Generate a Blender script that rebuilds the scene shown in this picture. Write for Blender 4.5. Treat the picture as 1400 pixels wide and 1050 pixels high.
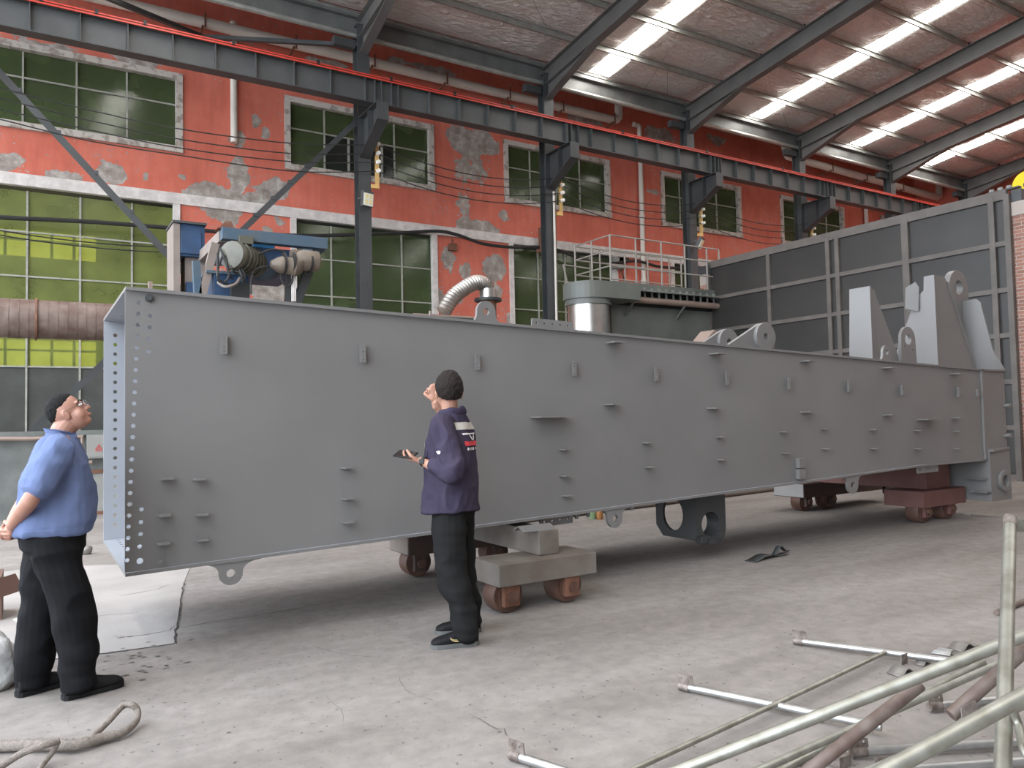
import bpy, bmesh, math, random
import numpy as np
from mathutils import Vector, Matrix, noise as mnoise
from mathutils.geometry import tessellate_polygon

for o in list(bpy.data.objects):
    bpy.data.objects.remove(o)
scene = bpy.context.scene
COL = scene.collection
random.seed(7)
PI = math.pi

# ------------------------------------------------------------------ camera
FPX, CX, CY, CAMH = 1059.0, 700.0, 525.0, 1.5          # image taken as 1400 x 1050
_vx = Vector((2400 - CX, 535 - CY, FPX))                 # vanishing point of the hall's long direction
_vy = Vector((40 - CX, 585 - CY, FPX))                   # vanishing point across the hall
AXX = _vx.normalized()
AXY = (_vy - AXX * _vy.dot(AXX)).normalized()
AXZ = AXX.cross(AXY)
if AXZ.y > 0:
    AXZ = -AXZ
RIGHT = Vector((AXX.x, AXY.x, AXZ.x))
DOWN = Vector((AXX.y, AXY.y, AXZ.y))
FWD = Vector((AXX.z, AXY.z, AXZ.z))
cam_data = bpy.data.cameras.new('camera')
cam = bpy.data.objects.new('camera', cam_data)
COL.objects.link(cam)
cam_data.sensor_fit = 'HORIZONTAL'
cam_data.sensor_width = 36.0
cam_data.lens = 36.0 * FPX / 1400.0
cam_data.clip_start = 0.05
cam_data.clip_end = 300
rot = Matrix((RIGHT, -DOWN, -FWD)).transposed()
cam.matrix_world = Matrix.Translation((0, 0, CAMH)) @ rot.to_4x4()
scene.camera = cam

# ------------------------------------------------------------------ light and exposure
SKY_STRENGTH = 7.6
SKYLIGHT_STRENGTH = 18.5
world = bpy.data.worlds.new('daylight')
scene.world = world
world.use_nodes = True
bg = world.node_tree.nodes['Background']
bg.inputs['Color'].default_value = (0.80, 0.89, 1.0, 1)
bg.inputs['Strength'].default_value = SKY_STRENGTH
scene.view_settings.view_transform = 'Standard'
scene.view_settings.look = 'None'
scene.view_settings.gamma = 1.0
scene.view_settings.exposure = 0.0
scene.view_settings.use_curve_mapping = False


def pray(px, py):
    d = RIGHT * (px - CX) + DOWN * (py - CY) + FWD * FPX
    return d


def plane(px, py, axis, val):
    d = pray(px, py)
    o = Vector((0, 0, CAMH))
    t = (val - o[axis]) / d[axis]
    return o + d * t


def onY(px, py, y):
    return plane(px, py, 1, y)


def onX(px, py, x):
    return plane(px, py, 0, x)


def onZ(px, py, z=0.0):
    return plane(px, py, 2, z)


# ------------------------------------------------------------------ materials
def lin(c):
    return tuple(((v / 255.0 + 0.055) / 1.055) ** 2.4 if v > 10 else v / 255.0 / 12.92 for v in c)


MATS = {}


def material(name, col, rough=0.6, metal=0.0, var=0.0, var_scale=3.0, col2=None, bump=0.0, bump_scale=20.0,
             spec=0.5, detail=6.0, lo=0.35, hi=0.7, stretch=None):
    m = bpy.data.materials.new(name)
    m.use_nodes = True
    nt = m.node_tree
    b = nt.nodes['Principled BSDF']
    b.inputs['Roughness'].default_value = rough
    b.inputs['Metallic'].default_value = metal
    b.inputs['Specular IOR Level'].default_value = spec
    c = tuple(col) + (1,)
    b.inputs['Base Color'].default_value = c
    if var > 0 or col2 or bump > 0:
        tc = nt.nodes.new('ShaderNodeTexCoord')
        mp = nt.nodes.new('ShaderNodeMapping')
        nt.links.new(tc.outputs['Object'], mp.inputs['Vector'])
        if stretch:
            mp.inputs['Scale'].default_value = stretch
    if var > 0 or col2:
        nz = nt.nodes.new('ShaderNodeTexNoise')
        nz.inputs['Scale'].default_value = var_scale
        nz.inputs['Detail'].default_value = detail
        nt.links.new(mp.outputs['Vector'], nz.inputs['Vector'])
        rp = nt.nodes.new('ShaderNodeValToRGB')
        if col2 is None:
            a = tuple(max(0, v * (1 - var)) for v in col) + (1,)
            z = tuple(min(1, v * (1 + var)) for v in col) + (1,)
        else:
            a, z = c, tuple(col2) + (1,)
        rp.color_ramp.elements[0].position = lo
        rp.color_ramp.elements[1].position = hi
        rp.color_ramp.elements[0].color = a
        rp.color_ramp.elements[1].color = z
        nt.links.new(nz.outputs['Fac'], rp.inputs['Fac'])
        nt.links.new(rp.outputs['Color'], b.inputs['Base Color'])
    if bump > 0:
        n2 = nt.nodes.new('ShaderNodeTexNoise')
        n2.inputs['Scale'].default_value = bump_scale
        n2.inputs['Detail'].default_value = 4
        nt.links.new(mp.outputs['Vector'], n2.inputs['Vector'])
        bp = nt.nodes.new('ShaderNodeBump')
        bp.inputs['Strength'].default_value = bump
        bp.inputs['Distance'].default_value = 0.02
        nt.links.new(n2.outputs['Fac'], bp.inputs['Height'])
        nt.links.new(bp.outputs['Normal'], b.inputs['Normal'])
    MATS[name] = m
    return m


def emission(name, col, strength):
    m = bpy.data.materials.new(name)
    m.use_nodes = True
    b = m.node_tree.nodes['Principled BSDF']
    b.inputs['Base Color'].default_value = tuple(col) + (1,)
    b.inputs['Emission Color'].default_value = tuple(col) + (1,)
    b.inputs['Emission Strength'].default_value = strength
    MATS[name] = m
    return m


material('girder_inner_lit', (0.30, 0.31, 0.335), 0.5, var=0.05, var_scale=1.5)  # paler than the girder paint: daylight inside the box put into the colour
material('girder_paint', (0.164, 0.157, 0.150), 0.42, var=0.06, var_scale=1.2, bump=0.03, bump_scale=140)
material('steel_dark', (0.050, 0.053, 0.054), 0.5, var=0.2, var_scale=1.5)
material('steel_beam', (0.070, 0.073, 0.072), 0.45, var=0.15, var_scale=1.5)
material('rafter_steel', (0.108, 0.104, 0.097), 0.5, var=0.15, var_scale=1.5)  # lighter than the columns: haze near the rooflights put into the colour
material('eave_steel', (0.15, 0.155, 0.148), 0.4, metal=0.3, var=0.2, var_scale=2)
material('purlin_galv', (0.42, 0.43, 0.40), 0.4, metal=0.7, var=0.15, var_scale=4)
material('red_bar', (0.55, 0.05, 0.035), 0.35)
material('pvc', (0.64, 0.585, 0.515), 0.45, var=0.06, var_scale=2)
material('white_paint', (0.62, 0.57, 0.53), 0.75, var=0.15, var_scale=5, bump=0.15, bump_scale=30)
material('old_white', (0.52, 0.47, 0.42), 0.8, col2=(0.30, 0.25, 0.21), var_scale=6, lo=0.5, hi=0.62, bump=0.2)
material('window_steel', (0.34, 0.33, 0.28), 0.6, var=0.15, var_scale=8)
material('window_steel_dark', (0.16, 0.12, 0.10), 0.7, var=0.2, var_scale=6)
material('dark_panel', (0.055, 0.058, 0.05), 0.5, var=0.2, var_scale=2)
material('room_dark', (0.10, 0.10, 0.08), 0.9)
material('rust', (0.13, 0.055, 0.032), 0.75, col2=(0.22, 0.10, 0.06), var_scale=9, bump=0.2)
material('rust_duct', (0.11, 0.065, 0.05), 0.6, col2=(0.20, 0.15, 0.125), var_scale=4, bump=0.1)
material('bogie_tan', (0.125, 0.10, 0.08), 0.6, col2=(0.19, 0.17, 0.15), var_scale=3.5, bump=0.08)
material('bogie_yellow', (0.26, 0.19, 0.10), 0.6, col2=(0.26, 0.22, 0.18), var_scale=4)
material('bogie_brown', (0.06, 0.036, 0.029), 0.6, var=0.2)
material('bogie_red', (0.12, 0.05, 0.042), 0.6, col2=(0.155, 0.07, 0.058), var_scale=4)
material('bogie_grey', (0.30, 0.29, 0.28), 0.6, var=0.1)
material('wheel_rust', (0.075, 0.034, 0.023), 0.6, col2=(0.125, 0.065, 0.045), var_scale=10)
material('galv_tube', (0.36, 0.355, 0.31), 0.42, metal=0.75, col2=(0.24, 0.23, 0.19), var_scale=14, stretch=(1, 1, 1))
material('galv_bright', (0.44, 0.44, 0.43), 0.34, metal=0.8, col2=(0.34, 0.34, 0.325), var_scale=12)
material('rust_tube', (0.115, 0.075, 0.06), 0.6, metal=0.3, col2=(0.19, 0.15, 0.13), var_scale=12)
material('weld_plate', (0.24, 0.205, 0.18), 0.55, metal=0.4, col2=(0.10, 0.072, 0.058), var_scale=25)
material('scrap', (0.22, 0.20, 0.18), 0.5, metal=0.4, var=0.2)
material('scrap_dark', (0.05, 0.055, 0.055), 0.5, metal=0.3)
material('blue_paint', (0.02, 0.05, 0.11), 0.5, var=0.25, var_scale=3)
material('blue_dusty', (0.045, 0.085, 0.13), 0.6, col2=(0.07, 0.095, 0.115), var_scale=3)
material('blue_bright', (0.03, 0.20, 0.42), 0.5)
material('dusty_beam', (0.215, 0.175, 0.15), 0.75, var=0.12)
material('motor_olive', (0.085, 0.08, 0.058), 0.5, var=0.2, var_scale=6)
material('motor_tan', (0.15, 0.118, 0.088), 0.5, var=0.2, var_scale=6)
material('black_rubber', (0.012, 0.012, 0.012), 0.5)
material('cable_black', (0.02, 0.019, 0.018), 0.6)
material('collector_grey', (0.098, 0.108, 0.096), 0.5, col2=(0.14, 0.147, 0.128), var_scale=1.3, bump=0.03)
material('collector_dark', (0.02, 0.022, 0.02), 0.6)
material('tin_dull', (0.30, 0.265, 0.235), 0.4, metal=0.7, var=0.2, var_scale=9)
material('hanger_dark', (0.042, 0.044, 0.044), 0.5, var=0.1)
material('tin_bright', (0.60, 0.58, 0.55), 0.3, metal=0.95, var=0.08, var_scale=6)
material('pipe_brown', (0.26, 0.19, 0.155), 0.5, var=0.1)
material('rail_paint', (0.27, 0.245, 0.215), 0.5, var=0.1)
material('booth_panel', (0.027, 0.0255, 0.023), 0.45, col2=(0.04, 0.037, 0.033), var_scale=0.8, bump=0.05, bump_scale=6)
material('booth_frame', (0.115, 0.10, 0.088), 0.55, var=0.15)
material('insulator', (0.80, 0.76, 0.70), 0.25)
material('ochre', (0.58, 0.36, 0.13), 0.55, var=0.15)
material('lamp_body', (0.06, 0.06, 0.06), 0.5)
material('lamp_glass', (0.75, 0.77, 0.70), 0.15)
material('lamp_led', (0.75, 0.65, 0.32), 0.3)
material('box_grey', (0.24, 0.235, 0.215), 0.6, var=0.08)
material('sign_red', (0.50, 0.05, 0.04), 0.5)
material('partition', (0.14, 0.145, 0.135), 0.8, var=0.2, var_scale=3, bump=0.1)
material('brick_red', (0.30, 0.13, 0.095), 0.85, var=0.2)
material('mortar', (0.42, 0.36, 0.32), 0.9)
material('rope', (0.17, 0.145, 0.125), 0.9, col2=(0.25, 0.21, 0.18), var_scale=60, bump=0.5, bump_scale=160)
material('plastic_film', (0.45, 0.45, 0.435), 0.25, var=0.1, var_scale=8, bump=0.5, bump_scale=25)
material('cardboard', (0.13, 0.07, 0.052), 0.8)
material('yellow_paint', (0.80, 0.62, 0.0), 0.4)
material('bottle_green', (0.22, 0.32, 0.17), 0.2)
material('bottle_orange', (0.34, 0.15, 0.05), 0.3)
# people
material('skin', (0.40, 0.205, 0.14), 0.5, var=0.06, var_scale=12)
material('skin_light', (0.37, 0.185, 0.13), 0.5, var=0.06, var_scale=12)
material('hair_black', (0.008, 0.007, 0.0065), 0.8, spec=.2, bump=0.6, bump_scale=120)
material('hair_brown', (0.017, 0.011, 0.009), 0.75, spec=.25, bump=0.7, bump_scale=110)
material('shirt_blue', (0.115, 0.148, 0.262), 0.9, spec=.15, var=0.08, var_scale=6, bump=0.12, bump_scale=25)
material('jacket_blue', (0.034, 0.028, 0.048), 0.9, spec=.12, col2=(0.052, 0.042, 0.066), var_scale=5, bump=0.12, bump_scale=25)
material('reflective', (0.40, 0.37, 0.33), 0.5)
material('logo_white', (0.75, 0.74, 0.74), 0.6)
material('logo_red', (0.62, 0.045, 0.06), 0.6)
material('trousers_black', (0.008, 0.008, 0.009), 0.85, spec=.12, var=0.2, var_scale=5, bump=0.1, bump_scale=20)
material('trousers_grey', (0.013, 0.013, 0.0128), 0.85, spec=.12, var=0.2, var_scale=5, bump=0.1, bump_scale=20)
material('shoe_black', (0.007, 0.007, 0.0075), 0.7, spec=.25)
material('sole_grey', (0.10, 0.10, 0.095), 0.7)
material('gold', (0.55, 0.42, 0.20), 0.4)
material('eye_white', (0.8, 0.78, 0.75), 0.3)
material('eye_dark', (0.015, 0.01, 0.008), 0.2)
material('lips', (0.42, 0.17, 0.13), 0.5)
material('glass_lens', (0.8, 0.8, 0.8), 0.05)
_m = MATS['glass_lens'].node_tree.nodes['Principled BSDF']
_m.inputs['Alpha'].default_value = 0.25
emission('skylight', (1.0, 0.965, 0.93), SKYLIGHT_STRENGTH)
emission('daylit_window', (1.0, 0.93, 0.52), 2.6)


# ------------------------------------------------------------------ mesh helpers
def rotation_to(d):
    return Vector((0, 0, 1)).rotation_difference(Vector(d).normalized()).to_matrix()


ORIGIN = {}


class MB:
    def __init__(self):
        self.v, self.f = [], []

    def addraw(self, vs, fs):
        n = len(self.v)
        self.v += [Vector(p) for p in vs]
        self.f += [tuple(i + n for i in q) for q in fs]
        return self

    def box(self, a, b, M=None):
        (x0, y0, z0), (x1, y1, z1) = a, b
        vs = [Vector(p) for p in ((x0, y0, z0), (x1, y0, z0), (x1, y1, z0), (x0, y1, z0), (x0, y0, z1), (x1, y0, z1), (x1, y1, z1), (x0, y1, z1))]
        if M:
            vs = [M @ p for p in vs]
        return self.addraw(vs, [(3, 2, 1, 0), (4, 5, 6, 7), (0, 1, 5, 4), (1, 2, 6, 5), (2, 3, 7, 6), (3, 0, 4, 7)])

    def cbox(self, c, s, M=None):
        c = Vector(c)
        h = Vector(s) / 2
        T = Matrix.Translation(c) @ (M.to_4x4() if M else Matrix.Identity(4))
        return self.box(-h, h, T)

    def bar(self, p0, p1, w, h, up=(0, 0, 1)):
        """rectangular bar between two points, w across, h along up"""
        p0, p1 = Vector(p0), Vector(p1)
        d = (p1 - p0).normalized()
        u = Vector(up)
        s = d.cross(u).normalized()
        u = s.cross(d)
        vs = []
        for p in (p0, p1):
            for a, b in ((-1, -1), (1, -1), (1, 1), (-1, 1)):
                vs.append(p + s * (a * w / 2) + u * (b * h / 2))
        return self.addraw(vs, [(3, 2, 1, 0), (4, 5, 6, 7), (0, 1, 5, 4), (1, 2, 6, 5), (2, 3, 7, 6), (3, 0, 4, 7)])

    def tube(self, path, r, n=10, cap=True):
        path = [Vector(p) for p in path]
        rs = r if isinstance(r, (list, tuple)) else [r] * len(path)
        t0 = (path[1] - path[0]).normalized()
        u = t0.cross(Vector((0, 0, 1)))
        if u.length < 1e-3:
            u = Vector((1, 0, 0))
        u.normalize()
        rings = []
        for i, p in enumerate(path):
            if i == 0:
                t = (path[1] - p)
            elif i == len(path) - 1:
                t = p - path[i - 1]
            else:
                t = (path[i + 1] - p).normalized() + (p - path[i - 1]).normalized()
            if t.length < 1e-9:
                t = t0.copy()
            t.normalize()
            u = (u - t * u.dot(t))
            u.normalize()
            w = t.cross(u)
            rings.append([p + (u * math.cos(2 * PI * k / n) + w * math.sin(2 * PI * k / n)) * rs[i] for k in range(n)])
        return self.rings(rings, cap)

    def rings(self, rings, cap=True):
        n = len(rings[0])
        base = len(self.v)
        for r in rings:
            self.v += [Vector(p) for p in r]
        for i in range(len(rings) - 1):
            for k in range(n):
                a = base + i * n + k
                b = base + i * n + (k + 1) % n
                self.f.append((a, b, b + n, a + n))
        if cap:
            self.f.append(tuple(base + k for k in reversed(range(n))))
            e = base + (len(rings) - 1) * n
            self.f.append(tuple(e + k for k in range(n)))
        return self

    def cyl(self, p0, p1, r, n=20):
        return self.tube([p0, p1], r, n)

    def ellipsoid(self, c, ax, ay, az, nu=20, nv=12):
        c, ax, ay, az = Vector(c), Vector(ax), Vector(ay), Vector(az)
        rings = []
        for j in range(1, nv):
            th = PI * j / nv
            rings.append([c + az * (-math.cos(th)) + (ax * math.cos(2 * PI * k / nu) + ay * math.sin(2 * PI * k / nu)) * math.sin(th) for k in range(nu)])
        base = len(self.v)
        self.rings(rings, cap=False)
        s = len(self.v)
        self.v += [c - az, c + az]
        for k in range(nu):
            self.f.append((base + (k + 1) % nu, base + k, s))
            e = base + (nv - 2) * nu
            self.f.append((e + k, e + (k + 1) % nu, s + 1))
        return self

    def plate(self, outline, holes, o, ux, uy, t):
        """flat plate with real holes: 2d outline in (ux, uy) from o, thickness t along ux x uy"""
        o, ux, uy = Vector(o), Vector(ux), Vector(uy)
        nrm = ux.cross(uy).normalized()
        loops = [outline] + list(holes)
        tris = tessellate_polygon([[Vector((p[0], p[1], 0)) for p in lp] for lp in loops])
        flat = [p for lp in loops for p in lp]
        n = len(flat)
        vs = [o + ux * p[0] + uy * p[1] for p in flat]
        vs += [p + nrm * t for p in vs]
        fs = [tuple(q) for q in tris] + [tuple(i + n for i in reversed(q)) for q in tris]
        s = 0
        for lp in loops:
            m = len(lp)
            for k in range(m):
                a, b = s + k, s + (k + 1) % m
                fs.append((a, b, b + n, a + n))
            s += m
        return self.addraw(vs, fs)

    def build(self, name, mat, parent=None, smooth=False, bevel=0.0, label=None):
        org = Vector((0, 0, 0))
        if parent is not None:
            org = ORIGIN.get(parent.name, Vector((0, 0, 0)))
        me = bpy.data.meshes.new(name)
        me.from_pydata([tuple(p - org) for p in self.v], [], self.f)
        bm = bmesh.new()
        bm.from_mesh(me)
        bmesh.ops.recalc_face_normals(bm, faces=bm.faces)
        if bevel > 0:
            es = [e for e in bm.edges if len(e.link_faces) == 2 and e.calc_face_angle(0) > 0.6]
            bmesh.ops.bevel(bm, geom=es, offset=bevel, segments=2, profile=0.6, affect='EDGES', clamp_overlap=True)
        bm.to_mesh(me)
        bm.free()
        return link(name, me, mat, parent, smooth, label)


def link(name, me, mat, parent=None, smooth=False, label=None, loc=None):
    o = bpy.data.objects.new(name, me)
    COL.objects.link(o)
    if mat is not None and len(me.materials) == 0:
        me.materials.append(MATS[mat] if isinstance(mat, str) else mat)
    if smooth:
        me.polygons.foreach_set('use_smooth', [True] * len(me.polygons))
        if smooth == 'auto':
            me.set_sharp_from_angle(angle=math.radians(38))
    if parent is not None:
        o.parent = parent
        ORIGIN[o.name] = ORIGIN.get(parent.name, Vector((0, 0, 0)))
    if loc is not None:
        o.location = loc
    if label:
        o['label'] = label
    return o


def thing(name, label, cat, loc, group=None, kind=None):
    o = bpy.data.objects.new(name, None)
    COL.objects.link(o)
    o.empty_display_size = 0.2
    o.location = loc
    ORIGIN[o.name] = Vector(loc)
    if kind:
        o['kind'] = kind
    if label:
        o['label'] = label
    if cat:
        o['category'] = cat
    if group:
        o['group'] = group
    return o


def tag(o, label, cat=None, group=None, kind=None):
    if label:
        o['label'] = label
    if cat:
        o['category'] = cat
    if group:
        o['group'] = group
    if kind:
        o['kind'] = kind
    return o


def circle(cx, cy, r, n=16, ry=None):
    ry = ry or r
    return [(cx + r * math.cos(2 * PI * k / n), cy + ry * math.sin(2 * PI * k / n)) for k in range(n)]


def catenary(p0, p1, sag, n=12):
    p0, p1 = Vector(p0), Vector(p1)
    return [p0.lerp(p1, i / n) - Vector((0, 0, sag * 4 * (i / n) * (1 - i / n))) for i in range(n + 1)]


def spline(pts, n=8):
    pts = [Vector(p) for p in pts]
    out = []
    for i in range(len(pts) - 1):
        p0 = pts[max(i - 1, 0)]
        p1, p2 = pts[i], pts[i + 1]
        p3 = pts[min(i + 2, len(pts) - 1)]
        for k in range(n):
            t = k / n
            out.append(0.5 * ((2 * p1) + (p2 - p0) * t + (2 * p0 - 5 * p1 + 4 * p2 - p3) * t * t + (3 * p1 - p0 - 3 * p2 + p3) * t ** 3))
    out.append(pts[-1])
    return out


EX, EY, EZ = Vector((1, 0, 0)), Vector((0, 1, 0)), Vector((0, 0, 1))
# ================================================================== the hall
K = 1.48
YW = 22.35            # painted rear wall
YC = 19.24            # column line
YB = 18.2             # crane runway
XEND = 38.6
ROOF_Z, SLOPE, RIDGE_Y = 12.42, 0.125, 5.0


def zk(z):
    return 1.5 + (z - 1.5) * K


def roof_z(y):
    return ROOF_Z + SLOPE * (YC - y) if y > RIDGE_Y else ROOF_Z + SLOPE * (YC - 2 * RIDGE_Y + y)


# ---- floor
def floor_material():
    m = bpy.data.materials.new('concrete_floor')
    m.use_nodes = True
    nt = m.node_tree
    b = nt.nodes['Principled BSDF']
    tc = nt.nodes.new('ShaderNodeTexCoord')
    def noise(scale, detail, vec=None, rough=0.6):
        n = nt.nodes.new('ShaderNodeTexNoise')
        n.inputs['Scale'].default_value = scale
        n.inputs['Detail'].default_value = detail
        n.inputs['Roughness'].default_value = rough
        nt.links.new(vec or tc.outputs['Object'], n.inputs['Vector'])
        return n
    def ramp(src, stops):
        r = nt.nodes.new('ShaderNodeValToRGB')
        while len(r.color_ramp.elements) < len(stops):
            r.color_ramp.elements.new(0.5)
        for e, (p, c) in zip(r.color_ramp.elements, stops):
            e.position = p
            e.color = tuple(c) + (1,)
        nt.links.new(src, r.inputs['Fac'])
        return r
    mp = nt.nodes.new('ShaderNodeMapping')
    mp.inputs['Scale'].default_value = (0.45, 1.6, 1)
    mp.inputs['Rotation'].default_value = (0, 0, 0.25)
    nt.links.new(tc.outputs['Object'], mp.inputs['Vector'])
    big = noise(0.8, 6, mp.outputs['Vector'])
    r1 = ramp(big.outputs['Fac'], [(0.3, (0.18, 0.160, 0.146)), (0.5, (0.24, 0.217, 0.200)), (0.72, (0.305, 0.279, 0.260))])
    fine = noise(9, 8)
    r2 = ramp(fine.outputs['Fac'], [(0.3, (0.72, 0.71, 0.7)), (0.7, (1.1, 1.08, 1.06))])
    mx = nt.nodes.new('ShaderNodeMix')
    mx.data_type = 'RGBA'
    mx.blend_type = 'MULTIPLY'
    mx.inputs[0].default_value = 0.75
    nt.links.new(r1.outputs['Color'], mx.inputs[6])
    nt.links.new(r2.outputs['Color'], mx.inputs[7])
    spots = noise(26, 3)
    r3 = ramp(spots.outputs['Fac'], [(0.29, (0.30, 0.28, 0.26)), (0.36, (1, 1, 1))])
    mx2 = nt.nodes.new('ShaderNodeMix')
    mx2.data_type = 'RGBA'
    mx2.blend_type = 'MULTIPLY'
    mx2.inputs[0].default_value = 0.9
    nt.links.new(mx.outputs[2], mx2.inputs[6])
    nt.links.new(r3.outputs['Color'], mx2.inputs[7])
    nt.links.new(mx2.outputs[2], b.inputs['Base Color'])
    b.inputs['Roughness'].default_value = 0.72
    b.inputs['Specular IOR Level'].default_value = 0.35
    bp = nt.nodes.new('ShaderNodeBump')
    bp.inputs['Strength'].default_value = 0.25
    bp.inputs['Distance'].default_value = 0.015
    nt.links.new(fine.outputs['Fac'], bp.inputs['Height'])
    nt.links.new(bp.outputs['Normal'], b.inputs['Normal'])
    MATS['concrete_floor'] = m


floor_material()
material('floor_crack', (0.045, 0.04, 0.035), 0.9)
material('floor_slab', (0.325, 0.298, 0.278), 0.75, var=0.12, var_scale=1.5, bump=0.15, bump_scale=12)
material('floor_chip', (0.12, 0.105, 0.095), 0.9)
fl = MB().addraw([(-45, -12, 0), (48, -12, 0), (48, YW, 0), (-45, YW, 0)], [(0, 1, 2, 3)]).build('floor', 'concrete_floor')
fl['kind'] = 'structure'


def crack(points, w, name='crack'):
    pts = [onZ(x, y, 0) for x, y in points]
    fine = []
    rnd = random.Random(len(points) * 13 + int(points[0][0]))
    for a, b in zip(pts[:-1], pts[1:]):
        n = max(2, int((b - a).length / 0.07))
        for i in range(n):
            p = a.lerp(b, i / n)
            fine.append(p + Vector((rnd.uniform(-1, 1), rnd.uniform(-1, 1), 0)) * 0.012)
    fine.append(pts[-1])
    vs, fs = [], []
    for i, p in enumerate(fine):
        d = (fine[min(i + 1, len(fine) - 1)] - fine[max(i - 1, 0)]).normalized()
        s = Vector((-d.y, d.x, 0)) * w * rnd.uniform(0.35, 1.0) * (0.25 if i in (0, len(fine) - 1) else 1)
        vs += [p + s + EZ * 0.0045, p - s + EZ * 0.0045]
    for i in range(len(fine) - 1):
        fs.append((2 * i, 2 * i + 1, 2 * i + 3, 2 * i + 2))
    return MB().addraw(vs, fs).build(name, 'floor_crack', fl)


slab_px = [(-60, 915), (60, 903), (150, 893), (238, 880), (243, 845), (250, 800), (262, 770), (60, 775), (-60, 790)]
sl = [onZ(x, y, 0) for x, y in slab_px]
MB().plate([(p.x, p.y) for p in sl], [], (0, 0, -0.02), EX, EY, 0.0235).build('concrete_slab', 'floor_slab', fl)
crack([(60, 903), (150, 893), (238, 880), (244, 845), (252, 797)], 0.007)
crack([(160, 872), (205, 868), (232, 862), (240, 856)], 0.006)
crack([(110, 845), (150, 841), (190, 838)], 0.005)
crack([(165, 815), (215, 806), (232, 800)], 0.005)
crack([(252, 858), (310, 848), (390, 836), (470, 820)], 0.006)
crack([(420, 882), (450, 892), (480, 896), (520, 900)], 0.002)
crack([(545, 925), (560, 950), (600, 962)], 0.0015)
crack([(640, 978), (670, 993), (690, 998), (694, 1008)], 0.0025)
crack([(445, 950), (465, 970), (470, 990)], 0.0012)
crack([(1085, 760), (1150, 752), (1230, 742)], 0.003)
rnd = random.Random(3)
cb = MB()
for i in range(46):
    px = rnd.gauss(195, 32)
    py = rnd.gauss(902, 14)
    p = onZ(px, py, 0)
    a = rnd.uniform(0, PI)
    s = rnd.uniform(0.008, 0.026)
    pts = [p + Vector((math.cos(a + k * 1.05) * s * rnd.uniform(.6, 1.3), math.sin(a + k * 1.05) * s * 0.6, 0.004)) for k in range(6)]
    cb.addraw(pts, [tuple(range(6))])
for i in range(60):
    p = onZ(rnd.uniform(250, 1300), rnd.uniform(780, 1040), 0)
    a = rnd.uniform(0, PI)
    s = rnd.uniform(0.004, 0.012)
    pts = [p + Vector((math.cos(a + k * 1.05) * s * rnd.uniform(.6, 1.3), math.sin(a + k * 1.05) * s * 0.6, 0.004)) for k in range(6)]
    cb.addraw(pts, [tuple(range(6))])
o = cb.build('floor_chips', 'floor_chip', fl)
o['kind'] = 'stuff'

# ---- rear wall with openings and peeling paint
UP0, UP1 = zk(6.52), zk(7.93)
GR1, BAND0, BAND1 = zk(5.53), zk(5.53), zk(5.73)
GR0 = 1.40
upper = [(-4.2, 2.34), (4.28, 7.48), (9.35, 12.43), (14.23, 17.23), (19.0, 21.98), (24.0, 25.9)]
ground = [(-3.2, 2.29), (4.38, 7.52), (9.44, 12.6), (14.5, 17.4)]
openings = [(a * K, b * K, UP0, UP1) for a, b in upper] + [(a * K, b * K, GR0, GR1) for a, b in ground]


def vnoise(x, z, scale, seed):
    """smooth value noise on arrays"""
    r = np.random.RandomState(seed)
    T = r.rand(256, 256)
    u, w = x * scale + 1000, z * scale + 1000
    i, j = np.floor(u).astype(int), np.floor(w).astype(int)
    fu, fw = u - i, w - j
    fu, fw = fu * fu * (3 - 2 * fu), fw * fw * (3 - 2 * fw)
    g = lambda a, b: T[a % 256, b % 256]
    return (g(i, j) * (1 - fu) + g(i + 1, j) * fu) * (1 - fw) + (g(i, j + 1) * (1 - fu) + g(i + 1, j + 1) * fu) * fw


def fbm(x, z, scale, seed, octv=4):
    t, a = 0, 0.5
    for k in range(octv):
        t = t + a * vnoise(x, z, scale * 2 ** k, seed + k)
        a *= 0.5
    return t


patches = [  # px, py, half width, half height, weight
    (292, 262, 34, 17, 1.0), (330, 240, 13, 26, .95), (372, 258, 24, 14, 1.0), (308, 287, 28, 22, .95), (345, 275, 30, 14, .95),
    (155, 238, 20, 16, 1.0), (85, 238, 27, 9, 1.0), (12, 222, 18, 11, 1.0), (252, 241, 7, 6, .9), (203, 247, 5, 7, .9),
    (645, 194, 34, 20, 1.1), (640, 230, 28, 26, .62), (634, 285, 12, 40, .62), (655, 312, 28, 9, 1.0), (632, 308, 14, 14, .8),
    (678, 366, 17, 18, .95), (614, 356, 13, 20, .75), (640, 371, 9, 11, .9), (367, 392, 27, 30, 1.05), (386, 300, 7, 5, .9), (372, 315, 6, 6, .8),
    (696, 437, 5, 9, .9), (690, 296, 8, 6, .8), (600, 400, 10, 14, .8), (680, 395, 10, 14, .75), (595, 250, 14, 8, .6), (605, 410, 25, 14, .7),
    (452, 91, 24, 9, .95), (430, 88, 30, 12, .62), (545, 85, 12, 6, .95), (585, 95, 45, 6, .7), (320, 190, 14, 14, .68),
    (905, 187, 28, 12, .7), (980, 192, 16, 6, .7), (892, 262, 10, 6, .9), (800, 170, 40, 20, .6), (345, 165, 7, 10, .85), (360, 180, 6, 8, .8),
    (190, 82, 32, 10, 1.0), (60, 62, 60, 5, .75), (30, 48, 25, 8, .6), (235, 175, 20, 14, .58), (700, 160, 40, 18, .58), (500, 150, 20, 10, .55), (1185, 245, 60, 10, .55),
]
xs = set(np.round(np.arange(-8, XEND + 0.01, 0.07), 3))
zs = set(np.round(np.arange(0, 14.41, 0.07), 3))
for (a, b, c, d) in openings:
    xs |= {round(a, 3), round(b, 3)}
    zs |= {round(c, 3), round(d, 3)}
xs, zs = np.array(sorted(xs)), np.array(sorted(zs))
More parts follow.
